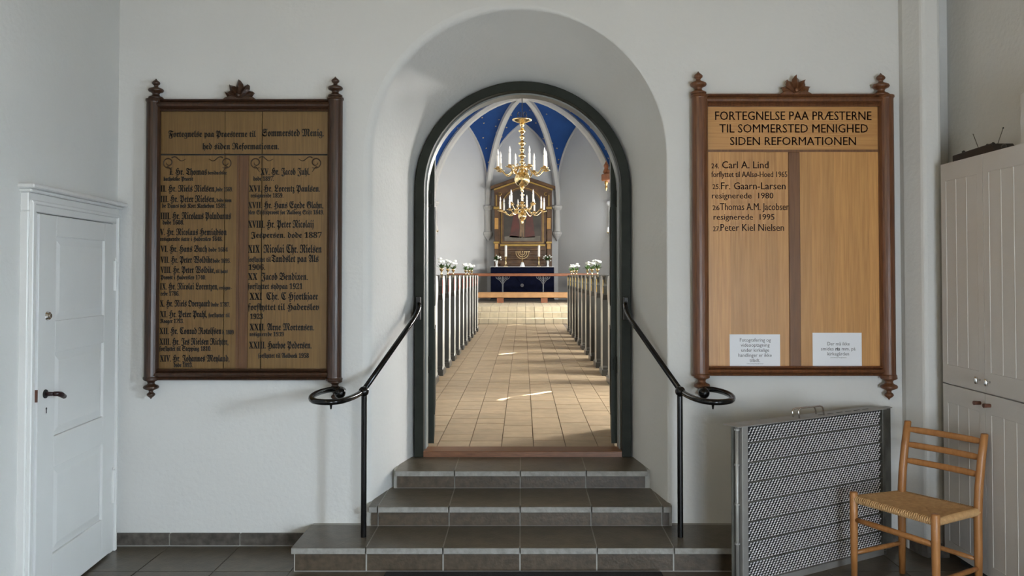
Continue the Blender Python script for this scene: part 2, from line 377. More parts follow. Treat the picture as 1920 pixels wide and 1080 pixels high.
# closing ring between frame and embrasure
ri = arch(-.755,.755,2.253,NA,H3)
mb.add([(x,DS+.085,z) for x,z in ri]+[(x,DS+.085,z) for x,z in emb_i], [(k,k+1,n+k+1,n+k) for k in range(n-1)])
mb.build('wall_nave_back', M['plaster_nave'], kind='structure')
MB().add([(-NW,Y0,NF),(-NW,YE,NF),(-NW,YE,NC),(-NW,Y0,NC)], [(0,1,2,3)]).build('wall_nave_left', M['plaster_nave'], kind='structure')
mb = MB()   # right wall, two narrow upright slits let the sun in
segs = [Y0, 12.58, 12.65, 17.26, 17.32, YE]; zz = [(4.17,4.82),(4.50,4.95)]
for k in range(5):
    a, b = segs[k], segs[k+1]
    if k in (1,3):
        z0, z1 = zz[k//2]
        mb.add([(NW,a,NF),(NW,b,NF),(NW,b,z0),(NW,a,z0)], [(0,1,2,3)]); mb.add([(NW,a,z1),(NW,b,z1),(NW,b,NC),(NW,a,NC)], [(0,1,2,3)])
    else: mb.add([(NW,a,NF),(NW,b,NF),(NW,b,NC),(NW,a,NC)], [(0,1,2,3)])
mb.build('wall_nave_right', M['plaster_nave'], kind='structure')
MB().add([(-NW,Y0,NC),(NW,Y0,NC),(NW,YE,NC),(-NW,YE,NC)], [(0,1,2,3)]).build('ceiling_nave', M['ceiling'], kind='structure')
# side windows (frames around the daylight)
wn = 0
for s_ in (-1, 1):
    for yy in (8.2, 12.0, 15.8, 19.6):
        if s_ == 1: continue
        wn += 1; e = struct_empty('window_%d' % wn, (s_*NW, yy, 2.0))
        mbw = MB(); X = s_*(NW-.03)
        mbw.box(min(X,s_*NW),max(X,s_*NW),yy-.72,yy-.66,2.05,4.95).box(min(X,s_*NW),max(X,s_*NW),yy+.66,yy+.72,2.05,4.95).box(min(X,s_*NW),max(X,s_*NW),yy-.72,yy+.72,4.9,4.96).box(min(X,s_*NW),max(X,s_*NW),yy-.72,yy+.72,2.04,2.1)
        mbw.build('window_frame', M['rebate'], e)

# chancel arch wall
SPR = 3.98; ca = [(-2.965,NF),(-2.965,SPR)]+[(2.965*cos(pi-pi*i/40), SPR+2.90*sin(pi*i/40)) for i in range(1,40)]+[(2.965,SPR),(2.965,NF)]
po = [(-NW,NF)]+ca+[(NW,NF),(NW,NC),(-NW,NC)]
mb = MB().add([(x,YE-.35,z) for x,z in po], [tuple(range(len(po)))])
n = len(ca); mb.add([(x,YE-.35,z) for x,z in ca]+[(x,YE,z) for x,z in ca], [(k,k+1,n+k+1,n+k) for k in range(n-1)])
mb.build('wall_chancel_arch', M['rib'], kind='structure')

# apse: five sides of an octagon with ribbed vault
PF = .80; BZ = 7.17; BC = Vector((0,24.55,0)); PK = 6.90
V = [Vector(p) for p in ((-2.95,YE,0),(-2.95,25.77,0),(-1.22,27.5,0),(1.22,27.5,0),(2.95,25.77,0),(2.95,YE,0))]
def ribpt(v, t):
    th_ = t*pi/2; h = Vector((v.x-BC.x, v.y-BC.y, 0))
    return Vector((BC.x+h.x*cos(th_), BC.y+h.y*cos(th_), SPR+(BZ-SPR)*sin(th_)**1.12))
def form(v0, v1, t, side):      # pointed wall arch, t 0..1 from springing to the peak
    hw = (v1-v0).length/2; mid = (v0+v1)/2; zs = 4.62; h = PK-zs
    R = (hw*hw+h*h)/(2*hw); c = R-hw
    if t < .15: dx = hw; z = SPR+(zs-SPR)*t/.15
    else:
        a0 = 0; a1 = math.asin(h/R); a = a1*(t-.15)/.85; dx = R*cos(a)-c; z = zs+R*sin(a)
    d = (v0-mid).normalized() if side == 0 else (v1-mid).normalized()
    return Vector((mid.x+d.x*dx, mid.y+d.y*dx, z))
NT = 14; vault = MB(); walls = []
for s_ in range(5):
    v0, v1 = V[s_], V[s_+1]
    for side, v in ((0,v0),(1,v1)):
        g = []
        for i in range(NT+1):
            t = i/NT; a = ribpt(v, t); b = form(v0, v1, t, side)
            g.append([a.lerp(b, k/6)+Vector((0,0,.12*sin(pi*k/6)*t)) for k in range(7)])
        vs = [p for r in g for p in r]
        vault.add(vs, [(i*7+k,i*7+k+1,(i+1)*7+k+1,(i+1)*7+k) for i in range(NT) for k in range(6)])
    fl_ = [form(v0,v1,i/NT,0) for i in range(NT+1)]+[form(v0,v1,i/NT,1) for i in range(NT-1,-1,-1)]
    pts = [Vector((v0.x,v0.y,NF))]+fl_+[Vector((v1.x,v1.y,NF))]
    wl = MB().add(pts, [tuple(range(len(pts)))]).build('wall_apse_'+('left_front','left','end','right','right_front')[s_], M['plaster_nave'], kind='structure')
    nv = ((v0+v1)/2-BC); nv = Vector((-nv.x,-nv.y,0)).normalized()
    MB().tube([p+nv*.02 for p in fl_], .045, 6, sx=1).build('arch_moulding', M['rib'], wl)
    walls.append(wl)
# open front cell
vo = vault.build('ceiling_apse_vault', M['blue'], kind='structure', smooth=True)
MB().add([(-NW,YE-.02,5.0),(NW,YE-.02,5.0),(NW,28,NC),(-NW,28,NC)], [(0,1,2,3)])
for v in V:
    inw = (BC-v); inw.z = 0; inw.normalize()
    MB().tube([ribpt(v, t/16)+inw*.03-Vector((0,0,.03*t/16)) for t in range(17)], .105, 6).build('vault_rib', M['rib'], vo, smooth=False)
MB().lathe([(.12,-.18),(.2,-.12),(.22,-.02),(.2,.05)], (BC.x,BC.y,BZ-.02), 12).build('vault_boss', M['rib'], vo)
for v in V[1:5]:                 # pendant wall shafts under the ribs
    inw = (BC-v).normalized(); c = v+inw*.09
    MB().lathe([(.01,2.80),(.07,2.90),(.13,2.97),(.17,3.05),(.17,3.10),(.12,3.13),(.11,3.2),(.11,3.86),(.14,3.88),(.18,3.94),(.18,4.0),(.12,4.03)], (c.x,c.y,0), 12).build('wall_shaft', M['rib'], vo, smooth=False)
# gilt stars on the vault
stars = MB()
for s_ in range(5):
    v0, v1 = V[s_], V[s_+1]
    for side, v in ((0,v0),(1,v1)):
        for i in range(4, NT):
            for k in (.3,.7):
                if random.random() < .35: continue
                t = (i+.5*random.random())/NT; kk = k+random.uniform(-.12,.12)
                p = ribpt(v,t).lerp(form(v0,v1,t,side), kk)+Vector((0,0,.12*sin(pi*kk)*t))
                if (ribpt(v,t)-form(v0,v1,t,side)).length < .3: continue
                nrm = (Vector((0,BC.y,SPR-.3))-p).normalized(); u = nrm.cross(Vector((0,0,1))).normalized(); w_ = nrm.cross(u); p = p+nrm*.05
                r = .035; vs = [p+(u*cos(2*pi*q/10)+w_*sin(2*pi*q/10))*(r if q%2==0 else r*.45) for q in range(10)]
                stars.add(vs, [tuple(range(10))])
so_ = stars.build('gilt_stars', M['gold_paint'], vo); so_['kind'] = 'stuff'
MB().box(-NW-.2,NW+.2,Y0,28.5,NC+.02,NC+.12).build('ceiling_roof', M['plaster_nave'], kind='structure')
# floors of the nave and chancel
nf = MB().box(-NW,NW,5.70,20.22,NF-.2,NF-.006).build('floor_nave', M['tile_grout'], kind='structure')
tw = .233; tmesh = MB().box(-tw/2+.003,tw/2-.003,-tw/2+.003,tw/2-.003,-.03,0).mesh('nave_tile'); tmesh.materials.append(M['tile'])
offs = [0,0,.4,.4,0,.55,.55,.1,.1,0]
far = MB()
for j in range(63):
    for i in range(9):
        x = .079+tw*(i-4.5); y = 5.90+tw*(j+offs[i]-.5)
        if y > 20.1: continue
        if j < 32: place('floor_tile', tmesh, nf, loc=(x, y, random.uniform(-.001,.001)))
        else:
            z = NF+random.uniform(-.001,.001); far.box(x-tw/2+.004,x+tw/2-.004,y-tw/2+.004,y+tw/2-.004,z-.03,z)
for c in nf.children: c.location.z += NF
ft = far.build('floor_tiles_far', M['tile'], nf); ft['kind'] = 'stuff'
for s_ in (-1,1):
    MB().box(min(s_*1.1,s_*NW),max(s_*1.1,s_*NW),Y0,20.2,NF-.02,NF-.001).build('pew_platform', M['seat_wood'], nf)
ch = MB().box(-2.95,2.95,20.2,27.5,0,NF+.124).box(-2.95,2.95,20.76,27.5,0,NF+.254).box(-2.95,2.95,21.31,27.5,0,PF-.006).build('floor_chancel', M['tile_grout'], kind='structure')
for (ys, ye, z) in ((20.19,20.75,NF+.13),(20.75,21.30,NF+.26),(21.30,24.4,PF)):
    mbt = MB(); mbr = MB()
    for i in range(-11, 12):
        x = .079+tw*i
        ny = max(2, round((ye-ys)/tw)); dy = (ye-ys)/ny
        for j in range(ny): mbt.box(x+.004,x+tw-.004,ys+dy*j+.004,ys+dy*(j+1)-.004,z-.03,z)
    for i in range(-6, 5):
        x = .079+tw*i
        MB().box(x+.004,x+tw-.004,ys-.004,ys+.02,z-.125,z-.004).build('riser_tile', M['tile_far'], ch)
    o = mbt.build('tread_tiles', M['tile_far'], ch); o['kind'] = 'stuff'

# ---------------------------------------------------------------- left room door in the splayed wall (local: x along the wall, y into the room)
ldr = struct_empty('door_3', LW0, atan2(LDIR.y, LDIR.x), label='white panelled door in the left wall', local=True)
def lb(name, m, boxes, parent=ldr, bevel=.002, **kw):
    mb = MB()
    for b in boxes: mb.box(*b)
    return mb.build(name, m, parent, bevel=bevel, **kw)
leaf_ = lb('door_leaf', M['paint_white'], [(.146,1.02,-.02,.030,.012,1.95)], bevel=0)
for (a,b,c,d) in ((.15,.283,.03,1.945),(.845,1.015,.03,1.945),(.283,.845,1.845,1.945),(.283,.845,1.262,1.412),(.283,.845,.683,.827),(.283,.845,.03,.235)):
    pass
lb('stile', M['paint_white'], [(.147,.280,.028,.044,.014,1.948)], leaf_); lb('stile', M['paint_white'], [(.848,1.019,.028,.044,.014,1.948)], leaf_)
for (c,d) in ((1.845,1.948),(1.257,1.416),(.678,.832),(.014,.24)): lb('cross_rail', M['paint_white'], [(.280,.848,.028,.044,c,d)], leaf_)
def raised(s0,s1,z0,z1):
    b = .045; y0=.030; y1=.041
    P_ = [(s0,y0,z0),(s1,y0,z0),(s1,y0,z1),(s0,y0,z1),(s0+b,y1,z0+b),(s1-b,y1,z0+b),(s1-b,y1,z1-b),(s0+b,y1,z1-b)]
    MB().add(P_, [(4,5,6,7),(0,1,5,4),(1,2,6,5),(2,3,7,6),(3,0,4,7)]).build('door_panel', M['paint_white'], leaf_, bevel=.001)
raised(.280,.848,1.416,1.845); raised(.280,.848,.832,1.257); raised(.280,.848,.24,.678)
ar = lb('architrave', M['paint_white'], [(.06,.146,-.02,.035,0,1.955),(1.02,1.105,-.02,.035,0,1.955),(.06,1.105,-.02,.035,1.955,2.045)], bevel=.004)
lb('architrave_bead', M['paint_white'], [(.075,.10,.03,.048,0,2.0),(1.062,1.09,.03,.052,0,2.0),(.075,1.09,.03,.048,1.99,2.01)], ar, .004)
lb('cornice', M['paint_white'], [(.045,1.12,-.02,.055,2.045,2.062),(.03,1.135,-.02,.075,2.062,2.085)], ar, .006)
for z0,z1 in ((1.555,1.73),(.30,.49)):
    MB().lathe([(.009,0),(.009,z1-z0)], (.142,.05,z0), 8).lathe([(.012,0),(.012,.004)], (.142,.05,(z0+z1)/2), 8).lathe([(.003,0),(.006,.012),(.002,.022)], (.142,.05,z1), 8).box(.13,.155,.044,.05,z0,z1).build('hinge', M['paint_white'], leaf_, label='white painted pin hinge')
h = MB().lathe([(.016,0),(.014,.01)],(0,0,0),12)
MB().tube([(.945,.045,1.06),(.945,.085,1.06)], [.011,.009]).tube([(.945,.085,1.06),(.930,.098,1.058),(.90,.10,1.050),(.862,.098,1.034)], [.011,.012,.014,.012]).build('door_handle', M['lever'], leaf_, smooth=True, label='dark red lever handle')
MB().tube([(.945,.044,1.06),(.945,.050,1.06)], .022, 12).build('handle_rose', M['iron_matt'], leaf_)
MB().tube([(.93,.044,1.445),(.93,.055,1.445)], [.024,.019], 14).tube([(.93,.055,1.445),(.93,.062,1.445)], .011, 10).build('lock_cylinder', M['chrome'], leaf_, smooth=False, label='round chrome lock')
MB().tube([(.93,.0435,.985),(.93,.0455,.985)], .006, 8).box(.927,.933,.044,.0455,.962,.985).build('keyhole', M['iron_matt'], leaf_)
MB().box(1.018,1.024,.03,.046,1.03,1.09).build('strike_plate', M['knob_wood'], ldr)

# ---------------------------------------------------------------- text
def frak(s):
    out = []
    w0 = s.split(' ')[0].rstrip('.')
    if w0 and set(w0) <= set('IVX'):
        return ''.join(chr(0x1D400+ord(c)-65) for c in w0)+frak(' '+s[len(w0):] if s[len(w0)] != '.' else '\u0000'+s[len(w0):]).replace('\u0000','')
    for ch_ in s:
        if 'A' <= ch_ <= 'Z': out.append(chr(0x1D56C+ord(ch_)-65))
        elif 'a' <= ch_ <= 'z': out.append(chr(0x1D586+ord(ch_)-97))
        elif ch_ == 'æ': out.append(chr(0x1D586)+chr(0x1D586+4))
        elif ch_ == 'ø': out.append(chr(0x1D586+14))
        elif '0' <= ch_ <= '9': out.append(chr(0x1D7CE+ord(ch_)-48))
        else: out.append(ch_)
    return ''.join(out)
tc_ = bpy.data.curves.new('tmp','FONT'); tc_.resolution_u = 2; to_ = bpy.data.objects.new('tmp', tc_)
def textmesh(s, off=0.0, bold=False):
    tc_.body = s; tc_.offset = off; tc_.size = 1
    me = bpy.data.meshes.new_from_object(to_); return me
REF = {}
def capheight(fr_, off):
    k = (fr_, off)
    if k not in REF:
        me = textmesh(frak('N') if fr_ else 'H', off); zs = [v.co.y for v in me.vertices]; REF[k] = max(zs); bpy.data.meshes.remove(me)
    return REF[k]
def line(s, x0, x1, base, cap, Y, parent, m, fr_=False, off=0.0, name='lettering', bold=0.0):
    me = textmesh(frak(s) if fr_ else s, off); xs_ = [v.co.x for v in me.vertices]
    a, b = min(xs_), max(xs_); A = at(x0, base, Y); B = at(x1, base, Y); C_ = at(x0, base-cap, Y)
    kx = (B.x-A.x)/(b-a); kz = (C_.z-A.z)/capheight(fr_, off); dz = (B.z-A.z)/(B.x-A.x)
    V_ = [(A.x+(v.co.x-a)*kx, Y, A.z+v.co.y*kz) for v in me.vertices]; P_ = [tuple(p.vertices) for p in me.polygons]
    n_ = len(V_); bpy.data.meshes.remove(me); mb = MB()
    for sh in ((-bold/2, bold/2) if bold else (0,)): mb.add([(x+sh, y-abs(sh)*.02, z) for x, y, z in V_], P_)
    return mb.build(name, m, parent, kind='stuff')

# ---------------------------------------------------------------- boards
def finial(name, c, up, m, parent, k=1.0):
    prof = [(.046,0),(.052,.004),(.054,.012),(.046,.018),(.030,.024),(.024,.036),(.030,.046),(.050,.054),(.056,.064),(.052,.074),(.034,.082),(.018,.088),(.014,.098),(.018,.102),(.028,.110),(.030,.120),(.022,.130),(.010,.138),(.001,.150)]
    MB().lathe([(r*k*.96, z*k) for r, z in prof], c, 16, up).build(name, m, parent, smooth=True)
def crest(cpx, topy, basey, wpx, m, parent):
    k = (4.85/F); c = at(cpx, basey, 4.855); H = (basey-topy)*k; W = wpx*k/2
    mb = MB()
    mb.prism([(c.x-W,c.z-.004),(c.x-W*.8,c.z+H*.10),(c.x-W*.55,c.z+H*.18),(c.x+W*.55,c.z+H*.18),(c.x+W*.8,c.z+H*.10),(c.x+W,c.z-.004)], 4.835, 4.875)
    mb.build('crest_base', m, parent, bevel=.004)
    for i, (a, ln) in enumerate(((-64,.82),(-33,.88),(0,1.0),(33,.88),(64,.82))):
        a = radians(a); d = Vector((sin(a),0,cos(a))); s_ = Vector((cos(a),0,-sin(a))); L_ = H*ln
        p = Vector((c.x, 4.85, c.z+.002)); vs = []
        y0 = -.020-.003*(2-abs(i-2))
        prof = [(.10,.06),(.35,.15),(.62,.20),(.80,.16),(1.0,.0)]
        for (t, wd) in prof:
            q = p+d*L_*t; ww = H*wd*1.05
            vs += [q-s_*ww+Vector((0,.0,0)), q+Vector((0,y0,0)), q+s_*ww, q+Vector((0,.02,0))]
        fs = []
        for j in range(len(prof)-1):
            for k_ in range(4): fs.append((j*4+k_, j*4+(k_+1)%4, (j+1)*4+(k_+1)%4, (j+1)*4+k_))
        fs.append((3,2,1,0)); n4 = (len(prof)-1)*4; fs.append((n4,n4+1,n4+2,n4+3))
        MB().add(vs, fs).build('crest_leaf', m, parent)
    MB().ball((c.x,4.828,c.z+H*.20),.014,10,6).build('crest_button', m, parent, smooth=True)
def halfpost(x, z0, z1, r, m, parent):
    MB().lathe([(r*1.12,0),(r*1.14,.010),(r*1.02,.016),(r,.022),(r,z1-z0-.022),(r*1.02,z1-z0-.016),(r*1.14,z1-z0-.010),(r*1.12,z1-z0)], (x,4.858,z0), 20).build('side_post', m, parent, smooth=False, bevel=0)
def rail(xa, xb, zt, zb, m, parent, nm):
    h_ = zt-zb
    prof = [(4.895,zb),(4.85,zb),(4.842,zb+h_*.12),(4.850,zb+h_*.24),(4.832,zb+h_*.36),(4.826,zb+h_*.52),(4.832,zb+h_*.68),(4.850,zb+h_*.78),(4.838,zb+h_*.88),(4.846,zt),(4.895,zt)]
    MB().prism(prof, xa, xb, 'x').build(nm, m, parent)

# old board
YB = 4.872
b1 = thing('honour_board', 'dark old wooden board with black blackletter names, hanging left of the arch', 'board', (-1.70,4.88,1.05))
gx = lambda px, Y=4.85: at(px,450,Y).x
gz = lambda py, Y=4.85: at(457,py,Y).z
halfpost(gx(285), gz(711), gz(186), .042, M['oak_dark'], b1); halfpost(gx(627), gz(713), gz(183), .045, M['oak_dark'], b1)
rail(gx(290), gx(620), gz(186), gz(208), M['oak_dark'], b1, 'top_rail'); rail(gx(290), gx(620), gz(692), gz(713), M['oak_dark'], b1, 'bottom_rail')
for (x, y, u) in ((289,186,1),(627,182,1),(285,709,-1),(629,713,-1)): finial('finial', (gx(x),4.856,gz(y)), u, M['oak_dark'], b1, .85)
crest(450, 151, 187, 66, M['oak_dark'], b1)
MB().box(gx(292),gx(616),4.885,4.905,gz(708),gz(192)).build('back_panel', M['mat_back'], b1)
for a, b in ((296,417.6),(418.6,487.4),(488.6,612)):
    if a < 400: segs_ = [(a,441)] 
for (a, b) in ((296,417.2),(418.8,441.2),(463.6,487.0),(489.0,612)):
    MB().box(gx(a),gx(b),YB,4.89,gz(694),gz(290.5)).build('plank', M['oak_panel'], b1)
for (a, b) in ((296,417.4),(418.4,487.2),(488.8,612)):
    MB().box(gx(a),gx(b),YB,4.89,gz(287.5),gz(205)).build('plank', M['oak_panel'], b1)
MB().box(gx(441.5),gx(446),YB-.008,4.89,gz(694),gz(290.5)).box(gx(446),gx(459.5),YB-.002,4.89,gz(694),gz(290.5)).box(gx(459.5),gx(463.5),YB-.008,4.89,gz(694),gz(290.5)).build('mullion', M['mull_dark'], b1)
YT = YB-.0012
L1 = [("Fortegnelse paa Præsterne til",316,480,257,11.5),("Sommersted Menig.",491,607,255.5,13),("hed siden Reformationen.",380,523,280,11.5),
("I. Hr. Thomas",318,388,328,12),("bevidnedste",390,425,327.5,7),("katholske Præst",307,362,339,7.5),
("II. Hr. Niels Nielsen,",301,404,359.5,12),("døde 1569.",405,436,359,8),("III. Hr. Peter Nielsen,",301,404,379,12),("døde som",406,434,379,7),
("de Danes ved Kort Karkebøn 1589.",304,424,389.8,8),("IIII. Hr. Nicolaus Paludanus",301,433,411,12.5),("døde 1608.",305,345,421,8),
("V. Hr. Nicolaus Hemigdsøn",300,425,441,12),("resignerede satte i Haderslev 1648.",300,417,452,8),
("VI. Hr. Hans Buch",301,388,472.5,12),("døde 1684",391,427,472,8),("VII. Hr. Peter Woldike",301,398,493,12),("døde 1695.",399,432,493,8),
("VIII. Hr. Peter Woldike,",301,403,512,12),("til hans",405,427,512,7),("Provst i Haderslev 1740.",301,386,524,8),
("IX. Hr. Nicolai Lorentzen,",300,409,543,12),("resigne-",411,434,543,7),("rede 1786.",301,336,554.5,8),
("X. Hr. Niels Overgaard",300,394,575,12),("døde 1787.",396,431,575,8),("XI. Hr. Peter Prahl,",300,388,595,12),("forflyttet til",391,431,595,8),
("Roager 1793.",300,344,606,8),("XII. Hr. Conrad Rotolfsen",299,415,626.5,12),("d. 1809",417,438,627,8),("XIII. Hr. Jes Nielsen Richter,",299,428,646.5,12),
("forflyttet til Stepping 1810.",299,396,658,8.5),("XIV. Hr. Johannes Meyland,",300,430,678,12),("døde 1893.",326,361,688.5,8),
("XV. Hr. Jacob Juhl.",488.5,581,328,12.5),("døde 1897.",475,513,339,8),("XVI. Hr. Lorentz Paulsen.",467,600,359.5,12),("resignerede 1859.",470,531,370.5,8),
("XVII. Hr. Hans Egede Glahn,",465,606,390.5,12),("blev Stiftsprovst for Aalborg Stift 1849.",465,607,402,8),
("XVIII. Hr. Peter Nicolaij",465,588,427,13.5),("Jespersen. døde 1887",470,603,446,10.5),("XIX Nicolai Chr. Nielsen",465,603,474,14.5),
("forflyttet til",464.5,508,491,9),("Tandslet paa Als",509,597,491.5,13),("1906.",466,497,506,10),("XX Jacob Bendixen.",465,577,525,13),
("forflyttet sydpaa 1921",464.5,567,542,10.5),("XXI Chr. C Hjortkjær",468,596,562,13),("forflyttet til Haderslev",465,598,581.5,12),("1923",469,493,598,9.5),
("XXII. Arne Mortensen.",468,589,619.5,12.5),("resignerede 1939",468,532,630.5,8),("XXIII. Harboe Pedersen.",467,584,653.5,13),("forflyttet til Aalbæk 1958",484,579,671,8.5)]
for s, a, b, y, c in L1: line(s, a, b, y, c*1.08, YT, b1, M['ink'], True, bold=.0022)
def flourish(px, py, sx):
    mb = MB(); pts = []
    c = at(px, py, YT); k = .0033
    for i in range(26):
        t = i/25; a = -2.2+t*8.5; r = (11-7.5*t)*k
        pts.append(Vector((c.x+sx*r*cos(a), YT-.0006, c.z+r*sin(a))))
    mb.tube(pts, [.0016+.0022*sin(pi*i/25) for i in range(26)], 4)
    p2 = [Vector((c.x+sx*(-12+30*t)*-k, YT-.0006, c.z+(7+3*sin(t*6))*k)) for t in [i/12 for i in range(13)]]
    mb.tube([Vector((c.x-sx*(6+26*t)*k, YT-.0006, c.z+(9-4*t+3*sin(t*7))*k)) for t in [i/12 for i in range(13)]], [.0035*(1-i/13)+.001 for i in range(13)], 4)
    mb.tube([Vector((c.x+sx*(3-10*t)*k, YT-.0006, c.z+(-8-7*t+2*sin(t*5))*k)) for t in [i/8 for i in range(9)]], [.003*(1-i/9)+.001 for i in range(9)], 4)
    mb.build('painted_flourish', M['ornament'], b1, label='faded painted scroll in the panel corner')
flourish(316,305,-1); flourish(424,305,1); flourish(480,305,-1); flourish(592,305,1)

# new board
b2 = thing('honour_board', 'light oak board with FORTEGNELSE PAA PRÆSTERNE heading, hanging right of the arch', 'board', (1.65,4.88,1.05))
gz = lambda py, Y=4.85: at(1490,py,Y).z
O = M['oak_red']
def lean(x, y): return gx(x)
halfpost(gx(1313.5), gz(705), gz(178), .049, O, b2); halfpost(gx(1664), gz(707), gz(179), .045, O, b2)
rail(gx(1322), gx(1656), gz(176), gz(199), O, b2, 'top_rail'); rail(gx(1322), gx(1656), gz(687), gz(705), O, b2, 'bottom_rail')
for (x, y, u) in ((1311,177,1),(1655,180,1),(1315,704,-1),(1665,706,-1)): finial('finial', (gx(x),4.856,gz(y)), u, O, b2, .95)
crest(1491, 142, 178, 66, O, b2)
MB().box(gx(1322),gx(1658),4.885,4.905,gz(700),gz(185)).build('back_panel', M['mat_back'], b2)
MB().box(gx(1326),gx(1654),YB,4.89,gz(279.5),gz(196)).build('header_panel', M['oak_lighth'], b2)
MB().box(gx(1326),gx(1654),YB-.003,4.89,gz(284),gz(279.5)).build('header_bead', M['mull_light'], b2)
for (a, b, nn) in ((1328,1481,7),(1502.5,1654,7)):
    wd = (b-a)/nn
    for i in range(nn):
        MB().box(gx(a+wd*i)+.0002,gx(a+wd*(i+1))-.0002,YB,4.89,gz(690),gz(284)).build('plank', M['oak_light'], b2)
MB().box(gx(1481),gx(1502.5),YB-.006,4.89,gz(690),gz(284)).build('mullion', M['mull_light'], b2, bevel=.003)
IB = M['ink_brown']
for s, a, b, y, c in (("FORTEGNELSE PAA PRÆSTERNE",1341,1634,225,16),("TIL SOMMERSTED MENIGHED",1349,1627.5,248.5,15.5),("SIDEN REFORMATIONEN",1369,1605,272,15)):
    line(s, a, b, y, c, YT, b2, IB, False, .0, bold=.0012)
for s, a, b, y, c in (("24.",1334,1348,315.5,9),("Carl A. Lind",1354,1441,315.5,13),("forflyttet til AAlsø-Hoed 1965",1334,1476,332,10.5),("25.",1336,1350,354.5,9),("Fr. Gaarn-Larsen",1352,1473,355,13),
    ("resignerede  1980",1335,1450,372,10.5),("26",1336,1349,394,9),("Thomas A.M. Jacobsen",1350,1480,394,13),("resignerede  1995",1338,1452,412,10.5),("27.",1337,1350,433.5,9),("Peter Kiel Nielsen",1351,1470,433,13)):
    line(s, a, b, y, c, YT, b2, IB, False, .0, bold=.0012)
# two paper notices
for (x0,x1,y0,y1,lab,lines) in ((1368,1463,627,688.3,'white paper notice reading Fotografering og videooptagning on the oak board',
      (("Fotografering og",1387.3,1445.3,640.6,6.3,.0),("videooptagning",1389,1443,650,6.3,.0),("under kirkelige",1390,1442,659.6,6.3,.0),("handlinger er ikke",1384.5,1447,669,6.3,.0),("tilladt.",1405.5,1425,678.6,6.3,.0),("Sommersted Menighedsråd",1400.5,1431,682.6,1.6,.0))),
     (1523.5,1616,624,686,'white paper notice reading Der må ikke smides ris on the oak board',
      (("Der må ikke",1551.5,1593,647.6,6.3,.0),("smides",1539.5,1563,657,6.3,.0),("ris",1566.5,1575,657,6.3,.03),("mm. på",1578.5,1604,657,6.3,.0),("kirkegården",1551.5,1592,666.5,6.3,.0),("Sommersted Menighedsråd",1557,1587,671.3,1.6,.0)))):
    c = at((x0+x1)/2, y1, YB-.002)
    e = thing('paper_notice', lab, 'notice', c)
    a = at(x0,y0,YB-.0025); b = at(x1,y1,YB-.0025)
    sh = MB().box(a.x,b.x,YB-.0025,YB-.0006,b.z,a.z).build('paper_sheet', M['paper'], e)
    for s, p, q, y, cp, of in lines: line(s, p, q, y, cp, YB-.0029, e, M['print'], False, of)

# ---------------------------------------------------------------- handrails
for sg, lab in ((-1,'black iron handrail on the left of the steps with curled end'),(1,'black iron handrail on the right of the steps with curled end')):
    X = lambda x: (sg*(-x))-.004       # left-hand coordinates given as negative x
    e = thing('handrail', lab, 'handrail', (X(-.9145),4.65,H1))
    MB().lathe([(.0165,0),(.0165,.83)], (X(-.9145),4.65,H1-.002), 14).build('post', M['iron'], e, smooth=False)
    MB().ball((X(-.915),4.64,.975), .030, 16, 10).build('ball_joint', M['iron'], e, smooth=True)
    MB().tube([(X(-.915),4.66,.985),(X(-.735),5.40,1.343),(X(-.722),5.47,1.378),(X(-.715),5.52,1.41),(X(-.714),5.545,1.45)], .0165, 12).build('rail', M['iron'], e, smooth=True)
    MB().box(min(X(-.736),X(-.705)),max(X(-.736),X(-.705)),5.548,5.597,1.335,1.495).box(min(X(-.726),X(-.712)),max(X(-.726),X(-.712)),5.54,5.555,1.40,1.47).build('wall_bracket', M['iron_matt'], e, bevel=.004)
    sp = [(-.925,4.625,.972),(-.940,4.52,.966),(-.965,4.41,.964),(-1.0,4.345,.963),(-1.06,4.325,.963),(-1.125,4.36,.963),(-1.168,4.45,.964),(-1.185,4.56,.965),(-1.175,4.68,.966),(-1.135,4.77,.967),(-1.085,4.78,.968),(-1.052,4.73,.968),(-1.045,4.66,.968)]
    # smooth the curl
    P_ = [Vector((X(a),b,c)) for a,b,c in sp]; Q = []
    for i in range(len(P_)-1):
        p0 = P_[max(i-1,0)]; p1 = P_[i]; p2 = P_[i+1]; p3 = P_[min(i+2,len(P_)-1)]
        for t in (0,.33,.66):
            Q.append(.5*((2*p1)+(p2-p0)*t+(2*p0-5*p1+4*p2-p3)*t*t+(3*p1-p0-3*p2+p3)*t**3))
    Q.append(P_[-1])
    MB().tube(Q, .0165, 12).build('curled_end', M['iron'], e, smooth=True)
    MB().ball((X(-1.052),4.64,.966), .033, 14, 9).build('end_ball', M['iron'], e, smooth=True)
    MB().tube([(X(-1.03),4.33,.955),(X(-1.03),4.33,.925)], [.009,.004], 8).build('screw_stub', M['iron'], e)

